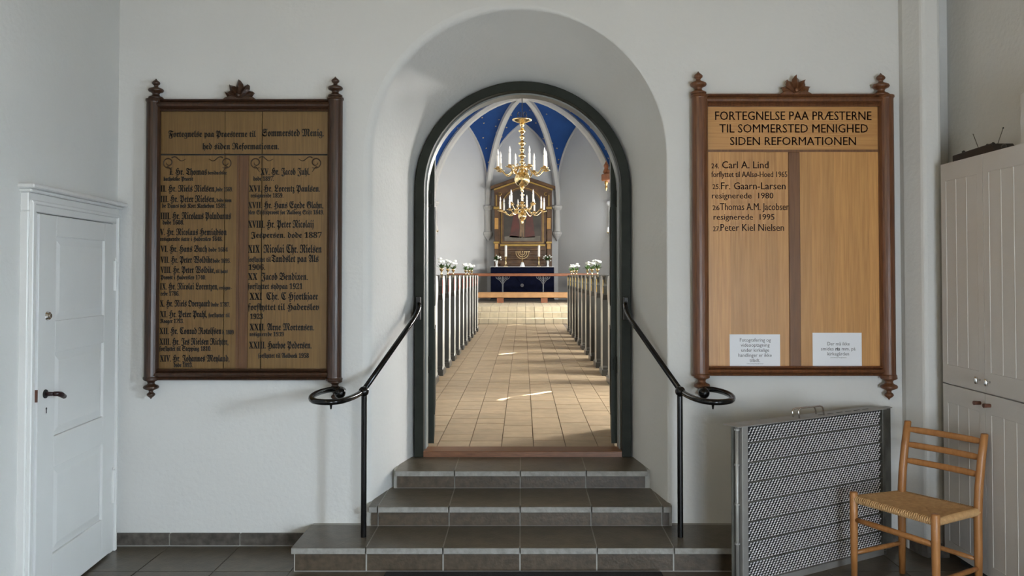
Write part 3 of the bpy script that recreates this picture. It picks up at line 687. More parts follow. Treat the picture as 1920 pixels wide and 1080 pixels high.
# ---------------------------------------------------------------- aluminium foot grates leaning upright by the wall
gU = Vector((.8726,.4886,0)).normalized(); gN = Vector((-.4886,.8726,0)).normalized(); gO = Vector((1.148,4.20,0))
def gp(u, n_, z, o=gO): return o+gU*u+gN*n_+Vector((0,0,z))
def gbox(mb, u0,u1,n0,n1,z0,z1,o=gO):
    return mb.hexa([gp(u0,n0,z0,o),gp(u1,n0,z0,o),gp(u1,n1,z0,o),gp(u0,n1,z0,o),gp(u0,n0,z1,o),gp(u1,n0,z1,o),gp(u1,n1,z1,o),gp(u0,n1,z1,o)])
def grate(lab, n0, ushift, front, L_=1.146, H=.852, t=.048):
    e = thing('foot_grate', lab, 'grate', gp(.6,n0+.02,0), group=None)
    o = gO+gU*ushift+gN*n0
    fr_ = gbox(MB(),.0,.042,0,t,.0,H,o); fr_.build('side_bar', M['alu'], e, bevel=.002)
    gbox(MB(),L_-(.022 if front else .06),L_,0,t,.0,H,o).build('side_bar', M['alu_dark'], e, bevel=.002)
    gbox(MB(),.0,L_,0,t,.0,.035,o).build('bottom_bar', M['alu'], e)
    tp = gbox(MB(),-.035,L_+.01,-.004,t+(.055 if front else .0),H,H+.005,o).build('top_flange', M['alu'], e)
    for k in range(6):
        gbox(MB(),.62+.075*k,.67+.075*k,t-.012,t-.006,H+.0045,H+.0062,o).build('slot', M['mat_back'], tp)
    gbox(MB(),.042,L_-.02,.022,t-.004,.035,H-.002,o).build('hollow_shade', M['mat_back'], e)  # dark sheet painted for the shade of the hollow behind the mesh
    zs_ = [.142,.246,.350,.453,.556,.660,.763]
    for z in zs_: gbox(MB(),.042,L_-.02,.001,.022,z-.003,z+.003,o).build('cross_bar', M['alu_dark'], e)
    if front:
        lv = [.035]+zs_+[H-.004]; mb = MB(); du = .0235; dz = .0128
        for b in range(8):
            z0 = lv[b]+.0035; z1 = lv[b+1]-.0035; nr = round((z1-z0)/dz); hz = (z1-z0)/nr
            for r in range(nr):
                for c in range(int((L_-.075)/du)):
                    u = .052+du*(c+(r*.36)%1); z = z0+hz*(r+.5)
                    if u > L_-.03: continue
                    a = .0065; w_ = .0042; d = Vector((.55,.0,.83)); s_ = Vector((.83,0,-.55))
                    def q(al, ac, nn): return gp(u+d.x*al+s_.x*ac, nn, z+d.z*al+s_.z*ac, o)
                    mb.add([q(-a,-w_*.5,.012), q(-a,w_*.5,.012), q(a,w_*.5,.006), q(a,-w_*.5,.006), q(-a*.2,0,.001), q(a*1.1,0,.010), q(-a*1.1,0,.016)],
                           [(0,4,3),(1,2,4),(3,4,5),(4,2,5),(0,6,4),(6,1,4)])
        for c in range(int((L_-.075)/du)*1):
            pass
        m_ = mb.build('stretched_metal_mesh', M['mesh_metal'], e); m_['kind'] = 'stuff'
        # thin connecting web, slanted
        wb = MB()
        for b in range(8):
            z0 = lv[b]+.004; z1 = lv[b+1]-.004; k = (z1-z0)*.55/.83*1.0
            nn = int((L_-.09)/du)
            for c in range(-4, nn):
                u = .052+du*c; u2 = u+k*1.2
                if u < .045 or u2 > L_-.025: continue
                wb.add([gp(u-.0028,.016,z0,o),gp(u+.0028,.014,z0,o),gp(u2+.0028,.014,z1,o),gp(u2-.0028,.016,z1,o)], [(0,1,2,3)])
        w2 = wb.build('mesh_web', M['alu_dark'], e); w2['kind'] = 'stuff'
        pr = MB().tube([gp(-.016,t*.5,.02,o),gp(-.016,t*.5,H-.004,o)], .0095, 12).build('hinge_rod', M['alu'], e, smooth=True)
        for z in (.06,.245,.45,.655,.838):
            MB().tube([gp(-.016,t*.5,z-.005,o),gp(-.016,t*.5,z+.005,o)], .015, 12).build('collar', M['alu'], pr)
        gbox(MB(),-.034,0,t-.006,t,.0,H,o).build('end_flange', M['alu_dark'], e)
    hu = (.45,.635) if front else (.356,.528)
    n_ = t*.45
    MB().tube([gp(hu[0],n_,H,o),gp(hu[0]-.01,n_,H+.045,o),gp(hu[0]+.0,n_,H+.056,o),gp(hu[0]+.02,n_,H+.060,o),gp(hu[1]-.02,n_,H+.060,o),gp(hu[1]-.004,n_,H+.054,o),gp(hu[1]+.004,n_,H+.042,o),gp(hu[1]+.012,n_,H,o)], .0048, 8).build('carrying_handle', M['chrome'], e, smooth=True)
grate('aluminium foot grate with bright slanted mesh, standing on edge in front', 0.0, 0.0, True)
grate('second aluminium foot grate standing on edge behind the bright mesh one', .053, .10, False, 1.170, .842, .036)

# ---------------------------------------------------------------- chair
ch_ = thing('chair', 'beech ladder-back chair with woven paper cord seat, in front of the cupboards', 'chair', (2.06,4.24,0))
BM = M['beech']
FL = Vector((1.793,4.36,0)); FR = Vector((2.025,3.95,0)); BL = Vector((2.10,4.46,0)); BR = Vector((2.335,4.13,0))
def Z(v, z): return Vector((v.x,v.y,z))
for v, zt, nm in ((FL,.475,'leg'),(FR,.475,'leg')):
    MB().tube([Z(v,0),Z(v,.15),Z(v,.33),Z(v,zt-.004),Z(v,zt)], [.0155,.0185,.021,.021,.018], 14).build('leg', BM, ch_, smooth=True)
TL = Vector((2.158,4.50,.832)); TR = Vector((2.383,4.145,.83))
for v, t in ((BL,TL),(BR,TR)):
    MB().tube([Z(v,0),Z(v,.2),Z(v,.43),Z(v.lerp(Vector((t.x,t.y,0)),.18),.56),Z(v.lerp(Vector((t.x,t.y,0)),.55),.70),t-Vector((0,0,.004)),t], [.0155,.020,.021,.021,.0205,.018,.015], 14).build('leg', BM, ch_, smooth=True, label='rear leg running up into the back')
def backat(z):
    f = lambda v,t: Z(v.lerp(Vector((t.x,t.y,0)), max(0,min(1,(z-.45)/.38))**1.1), z)
    return f(BL,TL), f(BR,TR)
for z in (.788,.706,.620):
    a, b = backat(z); d = (b-a); nrm = Vector((-(b-a).y,(b-a).x,0)).normalized()
    if nrm.x < 0: nrm = -nrm
    pts = [a.lerp(b, k/8)+nrm*.016*sin(pi*k/8) for k in range(9)]
    mb = MB(); vs = []
    for i, p in enumerate(pts):
        hh = .013+.006*sin(pi*min(1,max(0,i/8)))
        if 0 < i < 8: hh = .0175
        th_ = .0085
        for q in range(8):
            an = 2*pi*q/8; vs.append(p+nrm*th_*cos(an)+Vector((0,0,hh*sin(an))))
    mb.add(vs, [(i*8+k,i*8+(k+1)%8,(i+1)*8+(k+1)%8,(i+1)*8+k) for i in range(8) for k in range(8)])
    mb.build('back_slat', BM, ch_, smooth=True)
for a, b, za, zb, r in ((FL,FR,.327,.325,.0155),(FL,BL,.145,.168,.013),(FR,BR,.142,.148,.013),(BL,BR,.205,.19,.0125),(BL,BR,.405,.405,.013)):
    p, q = Z(a,za), Z(b,zb); MB().tube([p, p.lerp(q,.25), p.lerp(q,.75), q], [r*.8,r,r,r*.8], 12).build('stretcher', BM, ch_, smooth=True)
# woven seat: cords running parallel to each side, meeting in mitres
C4 = [Z(FL,.437),Z(FR,.437),Z(BR,.437),Z(BL,.437)]; mb = MB(); NC_ = 22
cen = (C4[0]+C4[1]+C4[2]+C4[3])/4
f1 = C4[0].lerp(C4[3],.5); f2 = C4[1].lerp(C4[2],.5)
m1 = f1.lerp(f2,.38); m2 = f1.lerp(f2,.62)
def inset(i, t):
    tgt = (m1,m2,m2,m1)[i]; return C4[i].lerp(tgt, t)
for i in range(NC_):
    t = (i+.3)/NC_
    for s_ in range(4):
        a = inset(s_, t); b = inset((s_+1)%4, t)
        dip = -.006*sin(pi*.5*t); edge_ = .010*(1-t) if False else 0
        h0 = .447+dip
        if i == 0: h0 = .443
        dd = (b-a).normalized()*.0
        if (b-a).length < .02: continue
        mb.tube([Z(a,h0),Z(a.lerp(b,.5),h0-.003*(t)),Z(b,h0)], .0052, 6, cap=False)
for s_ in range(4):
    a, b = C4[s_], C4[(s_+1)%4]; out = ((a+b)/2-cen); out.z = 0; out.normalize()
    mb.tube([Z(a.lerp(b,.04),.436)-out*.0,Z(a.lerp(b,.5),.434),Z(b.lerp(a,.04),.436)], [.014,.0155,.014], 10)
    for k in range(1, 40):      # cords wound over the rails
        if s_ == 3 or s_ == 1 or True:
            p = a.lerp(b, k/40); pts = [p+Vector((0,0,-.001))+(out*cos(q)+Vector((0,0,1))*sin(q))*.0165 for q in [radians(x) for x in (-110,-60,0,50,100)]]
            pts = [Z(q_, q_.z-.0) for q_ in pts]
            mb.tube(pts, .0045, 4, cap=False)
for P_ in (C4,):
    mb.add([Z(inset(i,0),.434) for i in range(4)], [(0,1,2,3)])
mb.build('woven_seat', M['cord'], ch_, smooth=True)

# ---------------------------------------------------------------- cupboards (built from the back wall towards the camera)
XF = 2.42
def cupboard(y1, y0, lab, knobs=True):
    e = thing('cupboard', lab, 'cupboard', (2.75,(y0+y1)/2,0), group='white cupboards along the right wall')
    MB().box(XF+.02,3.08,y0+.001,y1-.001,.085,2.285).build('carcass', M['cup_white'], e)
    MB().box(XF+.09,3.05,y0+.002,y1-.002,0,.085).build('plinth', M['mat_back'], e)  # recessed plinth coloured near black as the shaded gap underneath
    ym = (y0+y1)/2
    for (a, b, kn) in ((ym+.0015, y1, -1),(y0, ym-.0015, 1)):
        for (z0, z1, up) in ((1.034,2.285,1),(.083,1.026,0)):
            d = MB().box(XF+.004,XF+.02,a,b,z0,z1).build('door', M['cup_white'], e)
            pz0, pz1 = (z0+.105, z1-.10) if up else (z0+.06, z1-.10)
            fa, fb = a+.052, b-.052
            for (p, q, r, s_) in ((a,b,pz1,z1),(a,b,z0,pz0)): MB().box(XF,XF+.005,p,q,r,s_).build('door_rail', M['cup_white'], d)
            for (p, q) in ((a,fa),(fb,b)): MB().box(XF,XF+.005,p,q,pz0,pz1).build('door_stile', M['cup_white'], d)
            nb = 3 ; wd = (fb-fa)/nb
            for k in range(nb):
                MB().box(XF+.0015,XF+.006,fa+wd*k+.0025,fa+wd*(k+1)-.0025,pz0,pz1).build('board', M['cup_white'], d, bevel=.001)
            for k in range(nb+1):
                MB().tube([(XF+.003,fa+wd*k,pz0+.004),(XF+.003,fa+wd*k,pz1-.004)], .0028, 6).build('bead', M['groove_glint'], d)  # pale rods drawn as highlights along the board grooves
            ky = ym+.045*(1 if a > ym else -1)
            if up: MB().tube([(XF,ky,1.093),(XF-.012,ky,1.093),(XF-.02,ky,1.093)], [.006,.006,.010], 10).lathe([(.007,-.02),(.010,-.01),(.010,.008),(.006,.018)], (XF-.022,ky,1.093), 10).build('knob', M['chrome'], d, smooth=True, label='small chrome pull')
            else: MB().tube([(XF,ky,.972),(XF-.036,ky,.972)], [.0095,.0115], 12).build('knob', M['knob_wood'], d, label='round brown wooden knob')
    return e
cupboard(4.62, 3.78, 'white panelled double cupboard with chrome pulls above, nearest the corner behind the chair')
cupboard(3.775, 2.935, 'white panelled double cupboard at the right edge of the picture')
bx = thing('dark_tray', 'low dark box with two thin upright rods lying on the cupboard', 'box', (2.50,4.3,2.285))
MB().hexa([(2.44,4.11,2.286),(2.56,4.11,2.286),(2.56,4.53,2.286),(2.44,4.53,2.286),(2.44,4.16,2.335),(2.56,4.16,2.335),(2.56,4.53,2.325),(2.44,4.53,2.325)]).build('box_body', M['black_box'], bx, bevel=.003)
MB().tube([(2.48,4.335,2.33),(2.48,4.39,2.425)], .002, 6).build('rod', M['steel'], bx)
MB().tube([(2.48,4.165,2.33),(2.48,4.115,2.405)], .002, 6).build('rod', M['steel'], bx); MB().ball((2.48,4.114,2.407),.004,8,6).build('rod_tip', M['iron_matt'], bx)
for y_ in (4.45,4.22,4.17): MB().lathe([(.008,0),(.010,.006),(.004,.012)], (2.46,y_,2.33), 10).build('stud', M['iron_matt'], bx)
ri_ = thing('wire_ring', 'small bent grey wire lying on the cupboard beside the dark box', 'wire', (2.46,4.06,2.286))
MB().tube([(2.45+.0*cos(a),4.06+.022*cos(a),2.30+.014*sin(a)) for a in [i*2*pi/14 for i in range(13)]], .0022, 6).tube([(2.45,4.085,2.292),(2.45,4.02,2.289)], .002, 6).build('wire', M['steel'], ri_)
tag(MB().box(2.47,2.61,3.50,3.955,2.286,2.55).build('white_box', M['cup_white'], bevel=.004), 'white box standing on the cupboard at the right edge', 'box')
tag(MB().box(-.755,.765,3.75,4.445,.001,.016).build('doormat', M['doormat'], bevel=.004), 'black doormat lying on the stone floor before the steps', 'doormat')

# ---------------------------------------------------------------- pews
ORD = ['first','second','third','fourth','fifth','sixth','seventh','eighth','ninth','tenth','eleventh']
def pew_meshes(sg):
    X0 = .985; r = {}
    prof = [(.00,.0),(.30,.0),(.32,.05),(.30,.10),(.27,.12),(.26,.90),(.30,.97),(.34,1.06),(.33,1.16),(.26,1.225),(.10,1.23),(.02,1.20),(-.02,1.10),(-.005,.99),(.03,.93),(.03,.12),(.0,.10)]
    a, b = (sg*X0, sg*(X0+.055)); mb = MB().prism(prof, a, b, 'x')
    # the face toward the aisle takes slot 1, painted paler as window-lit
    mb.m[0] = 1
    r['end_panel'] = (mb, [M['pew'], M['pew_lit_side']])
    r['end_foot'] = (MB().box(min(sg*(X0-.014),sg*(X0+.07)),max(sg*(X0-.014),sg*(X0+.07)),-.03,.335,0,.075), [M['pew']])
    x1 = sg*3.85; x0 = sg*(X0+.03)
    lo, hi = min(x0,x1), max(x0,x1)
    r['back_rail'] = (MB().box(lo,hi,-.012,.075,.985,1.235), [M['pew']])
    r['back_panel'] = (MB().box(lo,hi,.03,.055,.02,1.0), [M['pew']])
    r['seat'] = (MB().box(lo,hi,.06,.40,.42,.45), [M['seat_wood']])
    mt = M['pew_red'] if sg < 0 else M['pew_gold']
    r['edge_trim'] = (MB().box(min(sg*(X0-.003),sg*(X0+.004)),max(sg*(X0-.003),sg*(X0+.004)),-.018,-.002,1.01,1.18), [mt])
    out = {}
    for k, (mb, ms) in r.items():
        me = mb.mesh(k)
        for m_ in ms: me.materials.append(m_)
        out[k] = me
    return out
for sg, side in ((-1,'left'),(1,'right')):
    ms = pew_meshes(sg)
    for k in range(11):
        y = 9.0+.84*k
        e = thing('pew', 'grey-green pew %s of the aisle, %s from the arched door' % (side, ORD[k]), 'pew', (sg*2.4 if False else 0, y, NF), group='pews %s of the aisle' % side, local=True)
        for nm, me in ms.items():
            o = place(nm, me, e, bevel=.006 if nm in ('end_foot','back_rail') else 0)
# posies on the pew ends
def posy_meshes():
    v = MB().lathe([(.018,0),(.008,.02),(.006,.04),(.020,.055),(.026,.075),(.024,.085)], (0,0,0), 10).mesh('holder', True); v.materials.append(M['brass'])
    fl = []
    random.seed(3)
    for q in range(2):
        mb = MB()
        for i in range(5):
            c = Vector((random.uniform(-.04,.04),random.uniform(-.03,.03),.17+random.uniform(-.015,.03)))
            for p in range(7):
                a = 2*pi*p/7; d = Vector((cos(a),sin(a),.5)).normalized()
                mb.ball(c+d*.017, .014, 6, 4)
            mb.ball(c+Vector((0,0,.010)), .016, 6, 4)
        me = mb.mesh('blossoms', True); me.materials.append(M['petal'])
        ml = MB()
        for i in range(16):
            a = random.uniform(0,2*pi); el = random.uniform(.1,1.2); L_ = random.uniform(.06,.10); b0 = Vector((0,0,.08))
            d = Vector((cos(a)*cos(el),sin(a)*cos(el),sin(el))); s_ = d.cross(Vector((0,0,1))).normalized()*.014
            m0 = b0+d*L_*.5; ml.add([b0,m0+s_,b0+d*L_,m0-s_], [(0,1,2,3)])
        mg = ml.mesh('foliage'); mg.materials.append(M['leaf'])
        fl.append((me, mg))
    return v, fl
vm, fm = posy_meshes()
for sg, side, idx in ((-1,'left',(1,2,3,6,7,8)),(1,'right',(2,3,4,7,8,9))):
    for n_i, k in enumerate(idx):
        e = thing('flower_posy', 'white flowers in a brass holder on the %s pew %s of the aisle' % (ORD[k], side), 'flowers', (sg*1.01, 9.0+.84*k+.12, NF+1.2365), group='white posies on the pew ends', local=True, rz=k*1.3)
        place('holder', vm, e)
        me, mg = fm[k % 2]; place('blossoms', me, e); place('foliage', mg, e, label='green leaves')
e = tag(MB().ball((1.16,9.12,NF+1.277),.14,14,8,.28).build('cushion', M['dark_cloth'], smooth=True), 'small black cushion lying on the first pew right of the aisle', 'cushion')
bk = thing('carved_knob', 'small red-brown carved ornament standing on the first pew left of the aisle', 'ornament', (-1.03,9.1,NF+1.23))
MB().box(-1.085,-1.03,9.07,9.15,NF+1.232,NF+1.30).build('block', M['red_brown'], bk, bevel=.01)
MB().tube([(-1.02,9.1,NF+1.232),(-1.01,9.1,NF+1.28),(-1.025,9.1,NF+1.33)], [.018,.012,.016], 8).build('scroll', M['red_brown'], bk)

# ---------------------------------------------------------------- chandeliers
def chandelier(name, lab, Y, zc, kind):
    e = thing(name, lab, 'chandelier', (-.01, Y, zc), local=True)
    n_arm, R_, zpan = kind['arms'], kind['r'], kind['pan']
    sh = []
    z = kind['top']; sh0 = kind['shaft0']
    prof = [(.012, kind['r_ball']*.9)]
    nb = kind['beads']; h_ = (z-kind['r_ball'])/nb; r0 = kind['bead_r']
    for i in range(nb):
        b = kind['r_ball']+h_*i; rr = r0*(1.15 if i % 2 == 0 else .8)
        prof += [(rr*.35,b+h_*.05),(rr*.55,b+h_*.25),(rr,b+h_*.5),(rr*.9,b+h_*.6),(rr*.5,b+h_*.78),(rr*.35,b+h_*.95)]
    MB().lathe(prof, (0,0,0), 14).build('shaft', M['brass'], e, smooth=True, loc=(0,0,0))
    MB().ball((0,0,0), kind['r_ball'], 24, 14).lathe([(.02,-kind['r_ball']-.0),(.035,-kind['r_ball']-.02),(.02,-kind['r_ball']-.045),(.028,-kind['r_ball']-.06),(.004,-kind['r_ball']-.10)][::-1], (0,0,0), 12).build('globe', M['brass'], e, smooth=True, loc=(0,0,0))
    if kind['plate']:
        MB().lathe([(.04,z-.03),(.10,z-.01),(.17,z+.02),(.18,z+.04),(.12,z+.05),(.03,z+.055)], (0,0,0), 20).build('top_plate', M['brass'], e, smooth=True, loc=(0,0,0))
        mb = MB()
        for s_ in (-1,1):
            mb.tube([(s_*(.05-.03*cos(a)),0,z+.13+.045*sin(a)) for a in [i*2*pi/12*.8-1 for i in range(13)]], .007, 6)
            mb.tube([(s_*.02,0,z+.05),(s_*.09,0,z+.09),(s_*.05,0,z+.12)], .007, 6)
        mb.build('scroll_hook', M['iron_matt'], e, loc=(0,0,0))
    MB().tube([(0,0,z),(0,0,NC-zc)], .007, 6).build('hanging_rod', M['iron_matt'], e, loc=(0,0,0))
    for (n_arm, R_, zp, z0, ph, sz) in kind['tiers']:
        c0 = .03
        pts = []
        for t in [i/12 for i in range(13)]:
            x = c0+(R_-c0)*t
            zz_ = z0+(zp-z0)*t - (.13*sz)*sin(pi*min(1,t*1.15))*(.3+t) + .07*sz*sin(2*pi*t)*(1-t)
            pts.append((x,0,zz_))
        pts[-1] = (R_,0,zp-.012)
        am = MB().tube(pts, [.013*sz]*13, 6).tube([(c0+(R_-c0)*.35+.03*cos(a)*sz,0,z0+.02+.03*sin(a)*sz) for a in [i*.5 for i in range(10)]], .007*sz, 5).mesh('arm', True); am.materials.append(M['brass'])
        pm = MB().lathe([(.012,-.02),(.05*sz,-.006),(.075*sz,.004),(.072*sz,.010),(.03*sz,.008),(.028*sz,.04),(.024*sz,.042)], (R_,0,zp), 14).mesh('drip_pan', True); pm.materials.append(M['brass'])
        cm = MB().lathe([(.022*sz,0),(.022*sz,.20*sz),(.016*sz,.205*sz)], (R_,0,zp+.03), 10).mesh('candle', False); cm.materials.append(M['candle'])
        bm_ = MB().lathe([(.010*sz,0),(.019*sz,.025*sz),(.021*sz,.045*sz),(.014*sz,.085*sz),(.004*sz,.118*sz),(.001,.125*sz)], (R_,0,zp+.235*sz), 10).mesh('bulb', True); bm_.materials.append(M['bulb'])
        for k in range(n_arm):
            a = place('arm', am, e, loc=(0,0,0), rz=2*pi*k/n_arm+ph)
            for nm, me in (('drip_pan',pm),('candle',cm),('bulb',bm_)): place(nm, me, a, loc=(0,0,0))
    return e
chandelier('chandelier', 'large brass chandelier with electric candles nearest the arched door', 14.0, 3.325,
    dict(arms=8, r=.42, pan=.17, r_ball=.135, top=1.01, shaft0=.1, beads=8, bead_r=.062, plate=True, tiers=[(8,.44,.165,.20,.28,1.0)]))
chandelier('chandelier', 'farther brass chandelier with two tiers of electric candles above the chancel steps', 19.0, 3.04,
    dict(arms=8, r=.5, pan=.1, r_ball=.10, top=.82, shaft0=.1, beads=8, bead_r=.05, plate=False, tiers=[(8,.53,.12,.14,.2,.95),(6,.30,.29,.22,.5,.95)]))

# ---------------------------------------------------------------- altar
k27 = 27.0
def ap(px, py, Y): return at(px, py, Y)
al = thing('altar', 'altar table draped in dark blue cloth', 'altar', (0,26.4,PF))
AX0 = at(920,500,26.0).x; AX1 = at(1039,500,26.0).x; AT = at(980,501.5,26.0).z
MB().box(AX0,AX1,26.0,26.75,PF+.06,AT+.012).build('altar_cloth', M['altar_blue'], al, bevel=.015)
MB().box(AX0-.01,AX1+.01,26.0-.02,26.76,PF,PF+.06).build('altar_plinth', M['mat_back'], al)
MB().box(AX0-.02,AX1+.02,25.98,26.77,AT+.012,AT+.025).build('altar_top', M['ceramic'], al)
c = at(979,535,25.985)
MB().tube([(c.x,25.995,c.z),(c.x,25.985,c.z)], .055, 16).build('emblem', M['embroid'], al, label='small round silver emblem')
mb = MB()
for sx in (-1,1):
    mb.tube([(c.x-sx*.32,25.992,c.z+.42),(c.x+sx*.32,25.992,c.z-.36)], .008, 4)
mb.build('embroidered_cross', M['altar_blue'], al)
ap_ = thing('altarpiece', 'carved gilded wooden altarpiece with gabled top and arched painting', 'altarpiece', (0,27.0,PF))
W = M['altar_wood']; G = M['altar_gilt']
Yp = 27.0
def q(px, py, dy=0.0): p = at(px, py, Yp+dy); return p
def pbox(name, m, x0,x1,y0,y1,d0,d1, parent=ap_, bevel=.01, **kw):
    a = q(x0,y0); b = q(x1,y1); return MB().box(a.x,b.x,Yp+d0,Yp+d1,b.z,a.z).build(name, m, parent, bevel=bevel, **kw)
MB().box(q(927,500).x,q(1035,500).x,Yp+.0,Yp+.2,PF,q(980,360).z).build('altarpiece_body', W, ap_)
g1 = [(920,356),(980,336),(1041,356),(1041,350),(980,329),(920,350)]
MB().prism([(q(x,y).x,q(x,y).z) for x,y in g1], Yp-.16, Yp+.2).build('gable_cornice', W, ap_, bevel=.01)
MB().prism([(q(x,y).x,q(x,y).z) for x,y in ((926,358),(980,339),(1036,358),(1036,355),(980,336),(926,355))], Yp-.12, Yp-.02).build('gilt_moulding', G, ap_)
MB().prism([(q(x,y).x,q(x,y).z) for x,y in ((927,362),(927,356),(980,337),(1035,356),(1035,362))], Yp-.02, Yp+.1).build('gable_panel', W, ap_)
for x in (931,1029):
    for (y0,y1,m_) in ((392,409,W),(409,430,M['ochre']),(430,456,W),(456,467,M['ochre']),(467,500,W)):
        pbox('column_drum', m_, x-3.5, x+3.5, y0, y1, -.10, .02)
    pbox('capital', G, x-5.5, x+5.5, 388, 393, -.14, .02); pbox('column_base', G, x-5.5, x+5.5, 453, 457, -.13, .02)
    pbox('spandrel', W, x-3.5, x+4, 362, 388, -.06, .02)
    pbox('gilt_strip', G, x-1, x+1, 366, 386, -.08, -.05, bevel=0)
    c = q(x+(6 if x < 980 else -6), 364); MB().tube([(c.x+.05*cos(a),Yp-.03,c.z+.05*sin(a)) for a in [i*2*pi/10 for i in range(11)]], .014, 5).build('gilt_rosette', G, ap_)
def archpts(x0,x1,yb,ys,n=18):
    a = q(x0,yb); b = q(x1,yb); s_ = q(x0,ys); r = (b.x-a.x)/2; cx_ = (a.x+b.x)/2
    return [(a.x,a.z)]+[(cx_-r*cos(pi*i/n), s_.z+r*sin(pi*i/n)) for i in range(n+1)]+[(b.x,b.z)]
MB().prism(archpts(940,1019,456,391), Yp-.06, Yp+.02).build('gilt_frame', G, ap_)
MB().prism(archpts(941.5,1017.5,455,391), Yp-.075, Yp-.05).build('dark_frame', W, ap_)
pt = MB().prism(archpts(944.5,1014.5,452,391), Yp-.08, Yp-.06).build('painting', M['canvas'], ap_, label='dark arched painting with robed figures')
def fig(pts, m, nm):
    MB().prism([(q(x,y).x,q(x,y).z) for x,y in pts], Yp-.086, Yp-.079).build(nm, m, pt)
fig(((946,452),(946,444),(960,442),(985,445),(1013,442),(1013,452)), M['ground_p'], 'painted_ground')
fig(((955,445),(960,420),(963,402),(968,396),(972,402),(974,425),(973,446)), M['robe'], 'painted_robe')
fig(((984,446),(985,420),(988,404),(993,398),(998,404),(1001,425),(1003,445)), M['robe'], 'painted_robe')
fig(((974,446),(975,425),(973,405),(977,396),(981,396),(984,405),(983,425),(983,446),(980,446),(979,428),(978,446)), M['flesh'], 'painted_figure')
for y0,y1,d in ((458,462,-.10),(466,470,-.07),(474,478,-.07),(483,487,-.07),(494,499,-.12)): pbox('predella_moulding', G if y0 in (458,) else W, 938, 1022, y0, y1, d, .02)
# things on the altar
def on_altar(px): p = at(px, 501, 26.25); return p.x
for px, sd in ((948.5,'left'),(1010.5,'right')):
    x = on_altar(px); e = thing('candlestick', 'brass candlestick with a tall white candle on the %s of the altar' % sd, 'candlestick', (x,26.25,AT+.025), group='altar candlesticks')
    z = AT+.025; MB().lathe([(.075,0),(.07,.02),(.03,.04),(.02,.08),(.036,.11),(.018,.15),(.018,.22),(.034,.25),(.02,.28),(.05,.325),(.05,.335)], (x,26.25,z), 14).build('stick', M['brass'], e, smooth=True)
    MB().lathe([(.04,0),(.04,.36),(.01,.375)], (x,26.25,z+.335), 12).build('candle', M['candle'], e)
x = on_altar(979.5); e = thing('menorah', 'seven-armed brass candelabrum on a white foot at the middle of the altar', 'candelabrum', (x,26.25,AT+.025)); z = AT+.025
MB().lathe([(.085,0),(.08,.03),(.045,.13),(.035,.15)], (x,26.25,z), 8).build('white_foot', M['ceramic'], e)
MB().lathe([(.02,.15),(.014,.2),(.024,.23),(.012,.26),(.012,.50)], (x,26.25,z), 10).build('stem', M['brass'], e)
for r in (.08,.145,.21):
    MB().tube([(x+r*cos(a),26.25,z+.475+r*1.0*sin(a)) for a in [pi+pi*i/14 for i in range(15)]], .010, 6).build('arm', M['brass'], e)
for r in (-.21,-.145,-.08,0,.08,.145,.21): MB().lathe([(.010,0),(.022,.012),(.020,.03)], (x+r,26.25,z+.475), 8).build('candle_cup', M['brass'], e)
for px, sd in ((931,'left'),(1027,'right')):
    x = on_altar(px); e = thing('flower_vase', 'white vase of white flowers at the %s end of the altar' % sd, 'vase', (x,26.25,AT+.025), group='altar vases'); z = AT+.025
    MB().lathe([(.045,0),(.04,.03),(.03,.08),(.045,.16),(.05,.20),(.04,.21)], (x,26.25,z), 12).build('vase', M['ceramic'], e, smooth=True)
    random.seed(int(px)); mf = MB(); ml = MB()
    for i in range(60):
        a = random.uniform(0,2*pi); el = random.uniform(-.2,1.3); L_ = random.uniform(.10,.19); b0 = Vector((x,26.25,z+.22))
        d = Vector((cos(a)*cos(el),sin(a)*cos(el),sin(el))); s_ = d.cross(Vector((0,0,1))).normalized()*.03; m0 = b0+d*L_*.6
        ml.add([b0,m0+s_,b0+d*L_,m0-s_], [(0,1,2,3)])
        if i < 13: mf.ball(b0+d*.165, .024, 6, 4)
    ml.build('foliage', M['leaf'], e); mf.build('blossoms', M['petal'], e, smooth=True)
# altar rail and kneeler
e = thing('altar_rail', 'brown wooden altar rail on grey iron supports with padded kneeler', 'altar rail', (0,24.5,PF))
p = at(980,512.5,24.5); p2 = at(980,518,24.5)
MB().box(-2.3,2.3,24.42,24.58,p2.z,p.z).build('top_rail', M['rail_wood'], e, bevel=.01)
for px in (860,942.5,1018.5,1100):
    x = at(px,530,24.5).x
    MB().lathe([(.05,0),(.03,.03),(.022,.06),(.022,p2.z-PF)], (x,24.5,PF), 10).build('support', M['grey_iron'], e)
    mb = MB()
    for s_ in (-1,1):
        for kx in (1.0,.7,.4):
            mb.tube([(x,24.5,p2.z-.24*kx-.02),(x+s_*.08*kx,24.5,p2.z-.13*kx),(x+s_*.19*kx,24.5,p2.z-.06),(x+s_*.21*kx,24.5,p2.z-.01)], .011, 5)
        mb.tube([(x+s_*(.10+.035*cos(a)),24.5,p2.z-.05+.035*sin(a)) for a in [i*.6 for i in range(10)]], .009, 5)
    mb.build('scroll_bracket', M['grey_iron'], e, label='branching iron bracket')
a = at(980,548,24.15); b = at(980,558.5,24.15)
MB().box(-2.3,2.3,24.15,24.42,b.z,a.z).build('kneeler', M['kneel_wood'], e, bevel=.02)
for px in (860,938,1020.5,1100):
    x = at(px,560,24.2).x; MB().box(x-.1,x+.1,24.2,24.38,PF,b.z).build('kneeler_foot', M['rail_wood'], e)

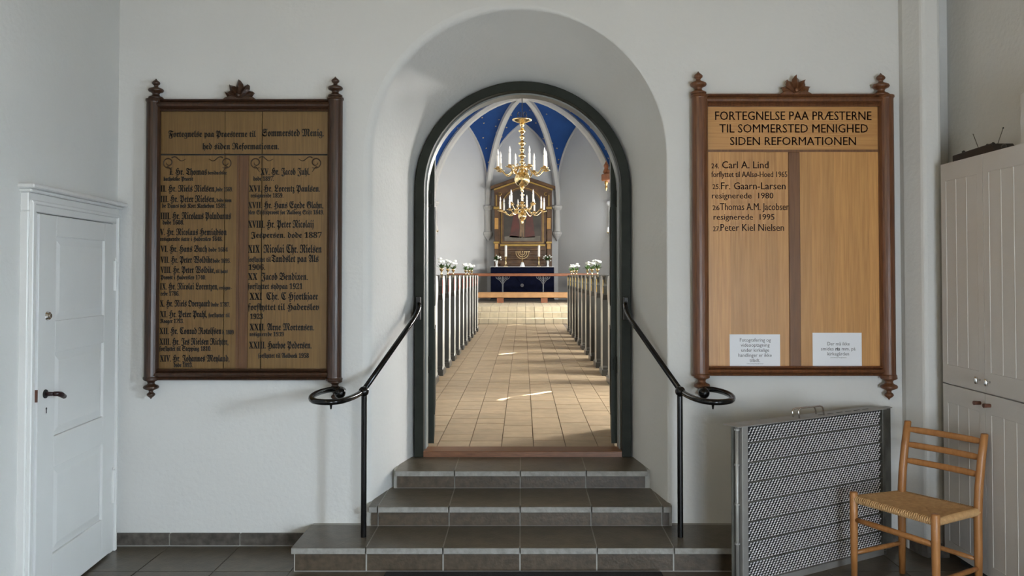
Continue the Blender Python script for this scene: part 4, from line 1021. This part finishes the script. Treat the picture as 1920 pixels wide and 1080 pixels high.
# sconces, pulpit canopy
for px, py, sd in ((817,433,'left'),(1143,436,'right')):
    Y_ = 25.55; c = at(px,py,Y_); s_ = -1 if sd == 'left' else 1
    e = thing('wall_sconce', 'small brass wall sconce with white candles on the %s chancel wall' % sd, 'sconce', (s_*2.93,Y_,c.z), group='chancel wall sconces')
    MB().tube([(s_*2.95,Y_,c.z-.02),(c.x+s_*.08,Y_,c.z-.08),(c.x,Y_,c.z-.01)], .012, 6).ball((s_*2.93,Y_,c.z-.02),.05,10,6).build('bracket', M['brass'], e, smooth=True)
    for dx in (-.05,.05):
        MB().lathe([(.012,-.03),(.045,0),(.045,.008)], (c.x+dx,Y_,c.z), 10).build('drip_pan', M['brass'], e); MB().lathe([(.018,0),(.018,.12),(.004,.17)], (c.x+dx,Y_,c.z+.008), 8).build('candle', M['candle'], e)
e = thing('pulpit_canopy', 'carved reddish wooden pulpit canopy at the right of the chancel arch', 'pulpit canopy', (3.0,21.6,4.2))
c = at(1127,333,21.6); R_ = 3.05-c.x
hexp = [(3.05+R_*cos(pi+pi/3*i), 21.6+R_*sin(pi+pi/3*i)) for i in range(6)]
MB().prism(hexp, c.z-.09, c.z+.09, 'z').build('canopy_board', M['pulpit'], e, bevel=.02)
MB().prism([(3.05+(x-3.05)*.88, 21.6+(y-21.6)*.88) for x,y in hexp], c.z+.09, c.z+.20, 'z').build('canopy_crown', M['pulpit'], e, bevel=.02)
for x, y in hexp:
    MB().lathe([(.004,-.36),(.035,-.28),(.02,-.22),(.05,-.14),(.03,-.09)], (3.05+(x-3.05)*.85,21.6+(y-21.6)*.85,c.z), 8).build('pendant', G, e)
    MB().lathe([(.06,.09),(.09,.15),(.05,.25),(.07,.32),(.005,.45)], (3.05+(x-3.05)*.85,21.6+(y-21.6)*.85,c.z), 8).build('pinnacle', M['pulpit'], e)
MB().tube([(3.05,21.6,c.z+.2),(3.05,21.6,NC)], .02, 8).build('hanging_rod', M['iron_matt'], e)
bpy.data.objects.remove(to_); bpy.data.curves.remove(tc_)
